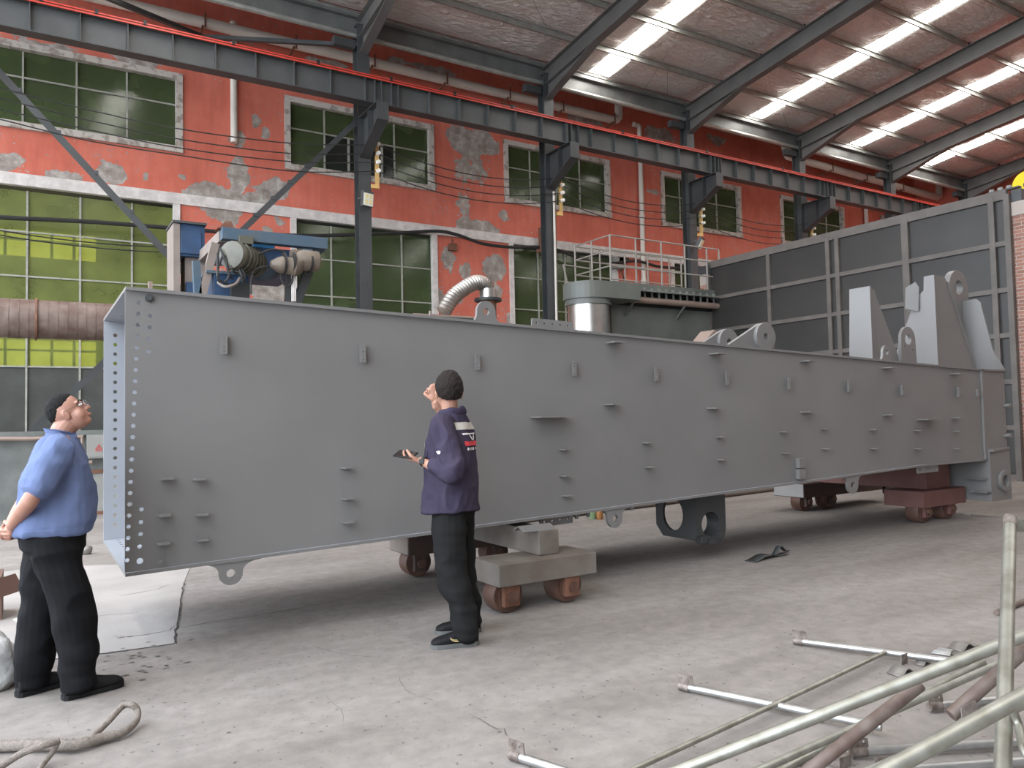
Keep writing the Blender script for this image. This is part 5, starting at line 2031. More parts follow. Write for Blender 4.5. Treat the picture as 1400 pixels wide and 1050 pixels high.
# curled steel offcuts
def curl(px, py, L, W, amp, rz, label, mat='scrap', z=0.004):
    c = onZ(px, py, 0)
    n = 14
    vs, fs = [], []
    M = Matrix.Rotation(rz, 3, 'Z')
    for i in range(n + 1):
        u = i / n
        x = (u - .5) * L
        h = amp * (math.sin(u * PI * 1.15) ** 2) * (1.2 - u)
        for s in (-.5, .5):
            vs.append(c + M @ Vector((x, s * W * (1 - .25 * u), 0)) + EZ * (z + h))
    top = len(vs)
    vs += [v + EZ * .004 for v in vs]
    for i in range(n):
        a = 2 * i
        fs.append((a, a + 1, a + 3, a + 2))
        fs.append((a + top, a + 2 + top, a + 3 + top, a + 1 + top))
        fs.append((a, a + 2, a + 2 + top, a + top))
        fs.append((a + 1, a + 1 + top, a + 3 + top, a + 3))
    fs.append((0, top, top + 1, 1))
    fs.append((2 * n, 2 * n + 1, 2 * n + 1 + top, 2 * n + top))
    o = MB().addraw(vs, fs).build('steel_offcut', mat, smooth=True)
    tag(o, label, 'steel offcut', 'curled steel offcuts on the floor')


curl(1050, 763, .62, .13, .05, .12, 'long dark curled steel strip on the floor beyond the second bogie', 'scrap_dark')
curl(1068, 757, .3, .06, .09, .2, 'dark narrow strip curling up from a longer dark strip', 'scrap_dark', .012)
curl(1236, 921, .17, .10, .045, -.1, 'curled grey sheet offcut below the upper railing post')
curl(1318, 886, .2, .1, .04, .0, 'grey sheet offcut arched up beyond the thick top rail')
curl(1290, 892, .15, .1, .008, .3, 'flat pale sheet offcut beyond the upper railing post', 'plastic_film')
curl(1262, 908, .1, .06, .02, .1, 'tiny grey offcut tucked under the upper railing post')
curl(1318, 897, .12, .07, .02, -.4, 'small dark-edged offcut touching the thick top rail')
curl(1324, 704, .12, .09, .01, .2, 'pale flat chip lying beside the red-brown bogie', 'plastic_film')
a = onZ(1236, 908, 0)
m = MB().box(a + Vector((-.03, -.005, .0)), a + Vector((.03, .0, .06)))
tag(m.build('bracket_plate', 'weld_plate'), 'small upright grey bracket plate welded below the upper railing post', 'bracket')
material('oil_stain', (0.16, 0.145, 0.135), .8)

# rope sling with an eye
path = [(-40, 1024, .03), (0, 1020, .03), (60, 1018, .035), (105, 1018, .035), (140, 1009, .03), (170, 1000, .03), (186, 985, .04), (188, 972, .07), (181, 964, .1), (168, 965, .1), (152, 982, .07), (136, 998, .04), (122, 1012, .03)]
pts = spline([onZ(x, y, z) for x, y, z in path], 6)
rsl = thing('rope_sling', 'worn grey rope sling with a spliced eye loop, curled on the concrete', 'rope', onZ(120, 1015, 0))
n = len(pts)
rad = [.026 - .010 * min(1, max(0, (i / n - .28) / .25)) for i in range(n)]
MB().tube(pts, rad, 10).build('strand', 'rope', rsl, smooth=True)
m = MB()
rr = random.Random(4)
for i in range(0, int(n * .33)):
    for k in range(7):
        a = rr.uniform(0, 2 * PI)
        d = Vector((rr.uniform(-.5, .5), math.cos(a), abs(math.sin(a)))).normalized()
        p = pts[i] + d * .022
        q = p + d * rr.uniform(.006, .02)
        s = Vector((.0015, 0, 0))
        m.addraw([p - s, p + s, q], [(0, 1, 2)])
fz = m.build('fibre_fuzz', 'rope', rsl)
fz['kind'] = 'stuff'
rs2 = thing('rope_sling', 'thin grey rope looping up in front of the fuzzy rope sling', 'rope', onZ(40, 1040, 0))
pts = spline([onZ(x, y, z) for x, y, z in ((-40, 1075, .02), (-5, 1052, .03), (30, 1030, .07), (60, 1019, .09), (80, 1013, .09))], 6)
MB().tube(pts, .016, 10).build('strand', 'rope', rs2, smooth=True)
pts = spline([onZ(x, y, z) for x, y, z in ((80, 1013, .09), (72, 1028, .05), (58, 1046, .02), (40, 1075, .015))], 6)
MB().tube(pts, .012, 10).build('strand', 'rope', rs2, smooth=True)
# ================================================================== people


def remesh(mb, voxel, it=5, fac=.5):
    me = bpy.data.meshes.new('tmp')
    me.from_pydata([tuple(p) for p in mb.v], [], mb.f)
    bm = bmesh.new()
    bm.from_mesh(me)
    bmesh.ops.recalc_face_normals(bm, faces=bm.faces)
    bm.to_mesh(me)
    bm.free()
    ob = bpy.data.objects.new('tmp', me)
    COL.objects.link(ob)
    r = ob.modifiers.new('r', 'REMESH')
    r.mode = 'VOXEL'
    r.voxel_size = voxel
    s = ob.modifiers.new('s', 'SMOOTH')
    s.iterations = it
    s.factor = fac
    dg = bpy.context.evaluated_depsgraph_get()
    out = bpy.data.meshes.new_from_object(ob.evaluated_get(dg))
    bpy.data.objects.remove(ob)
    bpy.data.meshes.remove(me)
    return out


def coords(me):
    n = len(me.vertices)
    a = np.empty(n * 3, np.float32)
    me.vertices.foreach_get('co', a)
    b = np.empty(n * 3, np.float32)
    me.vertices.foreach_get('normal', b)
    return a.reshape(-1, 3), b.reshape(-1, 3)


def displace(me, fn):
    c, n = coords(me)
    c2 = c + n * fn(c)[:, None]
    me.vertices.foreach_set('co', c2.astype(np.float32).ravel())
    me.update()


def n3(c, sx, sy, sz, seed):
    """cheap 3d noise from two 2d lattices"""
    x, y, z = c[:, 0] * sx, c[:, 1] * sy, c[:, 2] * sz
    return (vnoise(x + .5 * y, z, 1.0, seed) + vnoise(y - .4 * x + 7, z * .9 + 3, 1.0, seed + 1)) - 1.0


def limb(mb, pts, rads, n=16, sub=5, ref=None):
    P = spline(pts, sub)
    m = len(P)
    R = []
    k = len(rads) - 1
    for i in range(m):
        t = i / (m - 1) * k
        j = min(int(t), k - 1)
        f = t - j
        f = f * f * (3 - 2 * f)
        a, b = rads[j], rads[j + 1]
        if not isinstance(a, tuple): a = (a, a)
        if not isinstance(b, tuple): b = (b, b)
        R.append((a[0] * (1 - f) + b[0] * f, a[1] * (1 - f) + b[1] * f))
    d0 = (P[1] - P[0]).normalized()
    d1 = (P[-1] - P[-2]).normalized()
    # rounded ends
    pre = [(P[0] - d0 * R[0][0] * s, (R[0][0] * c, R[0][1] * c)) for s, c in ((.85, .45), (.5, .85))]
    post = [(P[-1] + d1 * R[-1][0] * s, (R[-1][0] * c, R[-1][1] * c)) for s, c in ((.5, .85), (.85, .45))]
    P2 = [p for p, _ in pre] + P + [p for p, _ in post]
    R2 = [r for _, r in pre] + R + [r for _, r in post]
    ref = Vector(ref) if ref else (EX if abs(d0.x) < .8 else EY)
    rings = []
    for i, p in enumerate(P2):
        t = (P2[min(i + 1, len(P2) - 1)] - P2[max(i - 1, 0)]).normalized()
        u = (ref - t * ref.dot(t))
        if u.length < .05:
            u = t.cross(EZ)
        u.normalize()
        ref = u
        w = t.cross(u)
        rings.append([p + u * (R2[i][0] * math.cos(2 * PI * q / n)) + w * (R2[i][1] * math.sin(2 * PI * q / n)) for q in range(n)])
    return mb.rings(rings)


def loft(mb, secs, n=28, pw=2.4):
    """horizontal sections (cx, cy, z, rx, ry)"""
    rings = []
    for (cx, cy, z, rx, ry) in secs:
        ring = []
        for q in range(n):
            a = 2 * PI * q / n
            c, s = math.cos(a), math.sin(a)
            ring.append(Vector((cx + rx * math.copysign(abs(c) ** (2 / pw), c), cy + ry * math.copysign(abs(s) ** (2 / pw), s), z)))
        rings.append(ring)
    return mb.rings(rings)


def head(mb, c, f, r, u, plump=1.0, hs=1.0):
    f, r, u = f * hs, r * hs, u * hs
    mb.ellipsoid(c + u * .022 - f * .012, r * .076, f * .097, u * .098, 28, 18)
    mb.ellipsoid(c + f * .025 - u * .045, r * .060 * plump, f * .072, u * .082, 24, 16)
    mb.ellipsoid(c + f * .056 - u * .094, r * .034 * plump, f * .036, u * .028, 16, 10)
    for s in (-1, 1):
        mb.ellipsoid(c + r * s * .038 * plump + f * .055 - u * .045, r * .028, f * .03, u * .036, 14, 10)       # cheek
        mb.ellipsoid(c + r * s * .034 + f * .078 + u * .024, r * .028, f * .014, u * .010, 14, 8)               # brow
        mb.ellipsoid(c + r * s * .077 - f * .006 - u * .018, r * .010 + f * s * .0, f * .020, u * .033, 14, 10)   # ear
        mb.ellipsoid(c + r * s * .083 - f * .014 - u * .008, r * .008, f * .014, u * .020, 12, 8)
        mb.ellipsoid(c + r * s * .012 + f * .103 - u * .032, r * .010, f * .012, u * .009, 12, 8)               # nostril
    limb(mb, [c + f * .088 + u * .018, c + f * .101 - u * .008, c + f * .112 - u * .030], [.009, .0105, .0125], 12)
    mb.ellipsoid(c + f * .089 - u * .060, r * .024, f * .011, u * .007, 14, 8)
    mb.ellipsoid(c + f * .087 - u * .072, r * .021, f * .011, u * .008, 14, 8)


def hair(c, f, r, u, prof, thick, mat, seed, parent, sides=None, amp=.006, hs=1.0, soft=.16):
    """cap of hair; prof = (f value -> lowest u) hairline"""
    nu, nv = 64, 40
    f, r, u = f * hs, r * hs, u * hs
    mb = MB()
    mb.ellipsoid((0, 0, 0), (1, 0, 0), (0, 1, 0), (0, 0, 1), nu, nv)
    fs_, us_ = zip(*sorted(prof))
    out = []
    for d in mb.v:
        th = np.interp(d.y, fs_, us_)
        k = min(1, max(0, (d.z - th + .06 * mnoise.noise(Vector((d.x * 6, d.y * 6, d.z * 6 + seed)))) / soft + .35))
        k = k * k * (3 - 2 * k)
        sc = .90 + k * (.105 + thick)
        nz = amp * mnoise.noise(Vector((d.x * 7 + seed, d.y * 7, d.z * 5))) + amp * .6 * mnoise.noise(Vector((d.x * 19 + seed, d.y * 19, d.z * 9)))
        p = c + u * .022 - f * .012 + (r * d.x * .076 + f * d.y * .097 + u * d.z * .098) * sc
        p += (r * d.x + f * d.y + u * d.z) * nz * k
        out.append(p)
    mb.v = out
    return mb


def hand(mb, w, d, pn, side, curl, thumb_curl=.4, s=1.0, spread=.06):
    """w wrist, d direction of fingers, pn palm normal, side towards the thumb"""
    d = d.normalized()
    side = (side - d * side.dot(d)).normalized()
    pn = d.cross(side) if d.cross(side).dot(pn) > 0 else side.cross(d)
    limb(mb, [w - d * .03, w, w + d * .035 * s, w + d * .085 * s], [(.027, .020), (.027, .019), (.038, .017), (.040, .014)], 16, 4, side)
    L = [.072, .080, .074, .058]
    for i in range(4):
        o = (1.5 - i) * .0205 * s
        b = w + d * (.083 - .004 * abs(i - 1)) * s + side * o
        ang = 0
        p = [b - d * .015, b]
        cur = b
        for k, fr in enumerate((.45, .30, .25)):
            ang += curl[k]
            dirv = d * math.cos(ang) + pn * math.sin(ang) + side * ((1.5 - i) * spread * (1 - min(1, ang)))
            cur = cur + dirv.normalized() * L[i] * fr * s
            p.append(cur)
        limb(mb, p, [.0092, .0092, .0088, .0082, .0072], 10, 3)
    b = w + d * .028 * s + side * .026 * s
    t1 = (d * .65 + side * .65 + pn * .35).normalized()
    t2 = (d * (.85 - thumb_curl * .5) + side * (.35 - thumb_curl) + pn * (.3 + thumb_curl)).normalized()
    limb(mb, [b - t1 * .015, b, b + t1 * .042 * s, b + t1 * .042 * s + t2 * .03 * s, b + t1 * .042 * s + t2 * .052 * s], [.015, .015, .0125, .0105, .0085], 12, 3)
    return mb


def shoe(ankle, d, parent, M, sole_mat='sole_grey', s=1.0, tick=False, upper='shoe_black'):
    """ankle on the ground (z=0) below the ankle joint, d toe direction, all local"""
    d = d.normalized()
    r = d.cross(EZ)
    a = Vector((ankle.x, ankle.y, 0))
    sec = [(-.082, .026, .095), (-.07, .034, .115), (-.03, .038, .128), (.02, .039, .118), (.07, .043, .098), (.12, .048, .080), (.165, .046, .070), (.195, .036, .058), (.21, .020, .044)]
    rings = []
    for (y, hw, h) in sec:
        ring = []
        for q in range(18):
            t = 2 * PI * q / 18
            cx = math.cos(t)
            cz = math.sin(t)
            ring.append(a + d * y * s + r * hw * s * math.copysign(abs(cx) ** .75, cx) + EZ * (.014 + (h - .014) * (.5 + .5 * math.copysign(abs(cz) ** .8, cz))))
        rings.append(ring)
    m = MB()
    m.rings(rings)
    limb(m, [a + EZ * .06 - d * .02, a + EZ * .12 - d * .022], [(.046, .05), (.043, .047)], 16, 3, r)
    m.v = [M @ p for p in m.v]
    me = remesh(m, .006, 4)
    me_l(me, parent)
    o = link('shoe', me, upper, parent, True)
    out = []
    for (y, hw) in ((-.088, .0), (-.085, .024), (-.07, .038), (-.02, .042), (.04, .043), (.09, .049), (.14, .051), (.18, .046), (.205, .030), (.218, .0)):
        out.append((y, hw))
    poly = [(y * s, hw * s) for y, hw in out] + [(y * s, -hw * s) for y, hw in reversed(out[1:-1])]
    m = MB().plate(poly, [], a + EZ * .001, d, EZ.cross(d), .027)
    m.v = [M @ p for p in m.v]
    m.build('sole', sole_mat, o, bevel=.004)
    if tick:
        lft = -r
        pts = []
        for (y, z) in ((.10, .066), (.085, .052), (.06, .043), (.03, .046), (-.005, .058), (-.045, .082)):
            pts.append((y, z))
        up_ = [(y, z + .001 + .008 * math.sin(PI * min(1, i / 3.2))) for i, (y, z) in enumerate(pts)]
        for sgn in (-1,):
            m = MB()
            path = []
            for (y, z) in pts:
                hw = np.interp(y, [q[0] for q in sec], [q[1] for q in sec])
                path.append(a + d * y * s + lft * (hw * s * .97 + .003) + EZ * z)
            m.tube(spline(path, 4), .0032, 6)
            path2 = []
            for (y, z) in pts[:5]:
                hw = np.interp(y, [q[0] for q in sec], [q[1] for q in sec])
                path2.append(a + d * y * s + lft * (hw * s * .93 + .003) + EZ * (z + .010 * (1 - abs(y - .05) / .09)))
            m.tube(spline(path2, 4), .0022, 6)
            m.v = [M @ p for p in m.v]
            m.build('swoosh_mark', 'gold', o)
    return o


def me_l(me, parent):
    me.transform(Matrix.Translation(-ORIGIN[parent.name]))


def put(mb, M, voxel, name, mat, parent, it=5, fn=None, fac=.5, label=None):
    """transform to the world, fuse into one skin, shape and link"""
    m = MB()
    m.v = list(mb.v)
    m.f = list(mb.f)
    me = remesh(m, voxel, it, fac)
    if fn:
        displace(me, fn)
    me.transform(M)
    me_l(me, parent)
    return link(name, me, mat, parent, True, label)


def patch(me_src_obj, test, offset, name, mat, parent, M):
    """thin applied patch: lift the faces of a garment that pass the test (test in local person space)"""
    me = me_src_obj.data
    org = ORIGIN[parent.name]
    Mi = M.inverted()
    bm = bmesh.new()
    bm.from_mesh(me)
    bm.normal_update()
    rem = []
    for f in bm.faces:
        c = Mi @ (f.calc_center_median() + org)
        n = Mi.to_3x3() @ f.normal
        if not test(c, n):
            rem.append(f)
    bmesh.ops.delete(bm, geom=rem, context='FACES')
    bm.normal_update()
    for v in bm.verts:
        v.co += v.normal * offset
    out = bpy.data.meshes.new(name)
    bm.to_mesh(out)
    bm.free()
    return link(name, out, mat, parent, True)


def facing_matrix(pos, fwd):
    f = Vector((fwd[0], fwd[1], 0)).normalized()
    r = f.cross(EZ)
    M = Matrix((r, f, EZ)).transposed().to_4x4()
    M.translation = Vector((pos[0], pos[1], 0))
    return M


CR = Vector((RIGHT.x, RIGHT.y, 0)).normalized()
CF = Vector((FWD.x, FWD.y, 0)).normalized()


def cdir(deg):
    """horizontal direction, degrees to the right of the camera axis"""
    a = math.radians(deg)
    return CR * math.sin(a) + CF * math.cos(a)


# ---------------------------------------------------------------- man in the purple-blue work jacket
def build_worker():
    pos = Vector((2.47, 4.76, 0))
    M = facing_matrix(pos, cdir(-72))
    Mi = M.inverted()
    t = thing('person', 'man in a purple-blue work jacket, fist raised towards the girder, holding a phone', 'person', pos)
    L = lambda w: Mi @ Vector(w)
    lf, rf = L((2.46, 4.60, 0)), L((2.63, 4.87, 0))
    fdir = Mi.to_3x3() @ Vector((-.95, .28, 0))
    fdir2 = Mi.to_3x3() @ Vector((-.93, .36, 0))
    hipL, hipR = Vector((-.09, 0, .90)), Vector((.09, 0, .90))
    kL, kR = Vector((lf.x * .75 - .03, lf.y * .5 + .03, .49)), Vector((rf.x * .75 + .02, rf.y * .5 + .03, .49))
    aL, aR = Vector((lf.x, lf.y, .10)), Vector((rf.x, rf.y, .10))
    shL, shR = Vector((-.185, -.005, 1.455)), Vector((.185, .01, 1.47))
    elL, wrL = Vector((-.295, -.135, 1.15)), Vector((-.225, .125, 1.225))
    elR, wrR = Vector((.33, .08, 1.36)), Vector((.155, .185, 1.62))
    hc_ = Vector((.0, .015, 1.690))
    ha = cdir(-14)
    hf = (Mi.to_3x3() @ ha + EZ * .06).normalized()
    hr = hf.cross(EZ).normalized()
    hu = hr.cross(hf)
    b = MB()
    loft(b, [(0, 0, .84, .10, .07), (0, 0, .88, .16, .115), (0, 0, .96, .165, .12), (0, 0, 1.06, .15, .11), (0, 0, 1.2, .16, .115), (0, 0, 1.34, .18, .12), (0, 0, 1.44, .17, .10), (0, .0, 1.5, .10, .075), (0, .0, 1.53, .06, .06)])
    limb(b, [Vector((0, -.005, 1.47)), Vector((0, .01, 1.55)), hc_ - hu * .06 - hf * .02], [.066, .058, .056])
    head(b, hc_, hf, hr, hu, 1.0, 1.10)
    limb(b, [hipL, kL, aL], [.085, .055, .040])
    limb(b, [hipR, kR, aR], [.085, .055, .040])
    for a_, d_ in ((aL, fdir), (aR, fdir2)):
        limb(b, [a_ + Vector((0, 0, -.02)), Vector((a_.x, a_.y, .045)) + d_ * .05, Vector((a_.x, a_.y, .035)) + d_ * .15], [.036, .034, .025])
    limb(b, [shL, elL, wrL], [.055, .042, .028])
    limb(b, [shR, elR, wrR], [.055, .044, .029])
    # left hand holds the phone out flat, palm up
    dL = (Vector((.02, .26, .05))).normalized()
    hand(b, wrL, Vector((.05, .9, .15)), Vector((.15, 0, 1)), Vector((-.9, .1, .2)), (.25, .55, .5), .3)
    # right fist raised
    hand(b, wrR, Vector((-.10, .05, 1)), Vector((.75, .65, 0)), Vector((-.65, .75, 0)), (1.35, 1.65, 1.1), .9, 1.2)
    put(b, M, .0042, 'body', 'skin', t, 4)
    # hair
    h = hair(hc_, hf, hr, hu, [(-1, -.78), (-.5, -.70), (-.2, -.45), (.0, -.10), (.18, -.05), (.35, .15), (.6, .5), (1, .62)], .15, 'hair_brown', 3, t, amp=.007, hs=1.10)
    h.v = [M @ p for p in h.v]
    h.build('hair', 'hair_brown', t, smooth=True)
    for s in (-1, 1):
        e = MB().ellipsoid(hc_ + hr * s * .032 + hf * .082 + hu * .005, hr * .013, hf * .012, hu * .010, 12, 8)
        e.v = [M @ p for p in e.v]
        eo = e.build('eye', 'eye_white', t, smooth=True)
        e = MB().ellipsoid(hc_ + hr * s * .032 + hf * .092 + hu * .005, hr * .006, hf * .003, hu * .006, 12, 8)
        e.v = [M @ p for p in e.v]
        e.build('iris', 'eye_dark', eo, smooth=True)
    # trousers
    p = MB()
    loft(p, [(0, -.005, .80, .12, .09), (0, -.005, .85, .175, .13), (0, 0, .95, .18, .135), (0, 0, 1.0, .165, .125)])
    limb(p, [hipL + Vector((0, -.01, .0)), hipL.lerp(kL, .4) + Vector((0, .0, 0)), kL, kL.lerp(aL, .6) + Vector((0, -.015, 0)), aL + Vector((0, -.01, -.005))], [.118, .114, .098, .090, .086], 18)
    limb(p, [hipR + Vector((0, -.01, .0)), hipR.lerp(kR, .4), kR, kR.lerp(aR, .6) + Vector((0, -.015, 0)), aR + Vector((0, -.01, -.005))], [.118, .114, .098, .090, .086], 18)
    def folds(c):
        z = c[:, 2]
        k = np.clip((.35 - z) / .25, 0, 1) + .35
        return .010 - .026 * np.abs(n3(c, 7, 7, 8, 27)) + .016 * n3(c, 5, 5, 9, 21) + .016 * k * n3(c, 3, 3, 24, 31) + .005 * n3(c, 18, 18, 16, 25)
    put(p, M, .0075, 'trousers', 'trousers_grey', t, 4, folds)
    # jacket
    j = MB()
    loft(j, [(0, .01, .872, .225, .178), (0, .01, .885, .230, .183), (0, .01, .96, .224, .180), (0, .008, 1.08, .215, .172), (0, .005, 1.22, .212, .168), (0, 0, 1.34, .215, .158), (0, 0, 1.43, .195, .132), (0, 0, 1.485, .145, .105), (0, .0, 1.53, .090, .085), (0, .0, 1.555, .080, .078)])
    limb(j, [shL + Vector((.05, 0, .0)), shL + Vector((-.015, -.02, -.03)), shL.lerp(elL, .5) + Vector((-.01, -.01, 0)), elL, elL.lerp(wrL, .45)], [.085, .092, .080, .076, .066], 18)
    limb(j, [shR + Vector((-.05, 0, 0)), shR.lerp(elR, .4), elR, elR.lerp(wrR, .3)], [.085, .088, .074, .066], 18)
    limb(j, [elL.lerp(wrL, .38), elL.lerp(wrL, .56)], [.066, .062], 18)        # rolled cuff
    limb(j, [Vector((-.07, .045, 1.535)), Vector((-.085, -.01, 1.55)), Vector((-.05, -.075, 1.555)), Vector((0, -.085, 1.557)), Vector((.05, -.075, 1.555)), Vector((.085, -.01, 1.55)), Vector((.07, .045, 1.535))], [(.012, .022)] * 7, 10)
    def jf(c):
        z = c[:, 2]
        armk = np.exp(-((c[:, 0] + .26) ** 2 + (c[:, 1] + .1) ** 2 + (z - 1.18) ** 2) / .02)
        return .016 * n3(c, 5, 5, 6, 41) - .030 * np.abs(n3(c, 11, 11, 7, 51)) + .008 + .007 * n3(c, 26, 26, 22, 55) + armk * .018 * n3(c, 14, 14, 22, 61)
    jk = put(j, M, .006, 'jacket', 'jacket_blue', t, 4, jf)
    # reflective band across the yoke, breast tab, back print
    patch(jk, lambda c, n: 1.425 < c.z < 1.475 and n.y < .25 and abs(c.x) < .17 and c.y < .02, .0035, 'reflective_band', 'reflective', t, M)
    patch(jk, lambda c, n: 1.30 < c.z < 1.34 and n.y > .3 and -.16 < c.x < -.06, .0035, 'reflective_tab', 'reflective', t, M)
    patch(jk, lambda c, n: 1.315 < c.z < 1.345 and n.y < -.3 and abs(c.x) < .115, .0035, 'back_print_red', 'logo_red', t, M)
    patch(jk, lambda c, n: 1.288 < c.z < 1.304 and n.y < -.3 and abs(c.x) < .10 and math.sin(c.x * 190) > -.2, .0035, 'back_print_text', 'logo_white', t, M)
    patch(jk, lambda c, n: 1.392 < c.z < 1.401 and n.y < -.3 and -.115 < c.x < .09, .0035, 'back_print_outline', 'logo_white', t, M)
    patch(jk, lambda c, n: 1.352 < c.z < 1.392 and n.y < -.3 and abs(abs(c.x - .01) - (c.z - 1.337) * .7) < .007, .0035, 'back_print_outline', 'logo_white', t, M)
    patch(jk, lambda c, n: .868 < c.z < .876, .0025, 'hem_band', 'jacket_blue', t, M)
    patch(jk, lambda c, n: 1.275 < c.z < 1.295 and n.x < -.7 and c.x < -.2 and -.06 < c.y < -.02, .004, 'sleeve_badge', 'logo_white', t, M)
    # chest pocket flap
    patch(jk, lambda c, n: 1.23 < c.z < 1.29 and n.y > .1 and n.x < .2 and -.19 < c.x < -.08 and c.y > .05, .005, 'pocket_flap', 'jacket_blue', t, M)
    # watch
    wdir = (wrL - elL).normalized()
    w = MB().tube([wrL - wdir * .030, wrL - wdir * .008], .033, 20)
    w.v = [M @ q for q in w.v]
    wo = w.build('watch', 'black_rubber', t, smooth='auto')
    w = MB().cbox(wrL - wdir * .019 + Vector((-.036, 0, .004)), (.012, .036, .034))
    w.v = [M @ q for q in w.v]
    w.build('watch_case', 'black_rubber', wo, bevel=.004)
    shoe(lf, fdir, t, M, tick=True, s=1.08)
    shoe(rf, fdir2, t, M, tick=True, s=1.08)
    # phone lying in the left hand (held, so a thing of its own)
    pc = wrL + Vector((-.005, .115, .044))
    ph = thing('smartphone', 'black smartphone held flat in the hand of the man in the work jacket', 'phone', M @ pc)
    f_ = (M.to_3x3() @ Vector((.25, .95, .10))).normalized()
    s_ = (f_.cross(EZ).normalized() + EZ * .55).normalized()
    s_ = (s_ - f_ * s_.dot(f_)).normalized()
    u_ = s_.cross(f_)
    Rm = Matrix((s_, f_, u_)).transposed()
    m = MB().cbox((0, 0, 0), (.078, .162, .010))
    m.v = [Rm @ q + M @ pc for q in m.v]
    m.build('case', 'black_rubber', ph, bevel=.003)
    m = MB().cbox((0, 0, .0056), (.07, .15, .001))
    m.v = [Rm @ q + M @ pc for q in m.v]
    m.build('screen', 'eye_dark', ph)
    return t


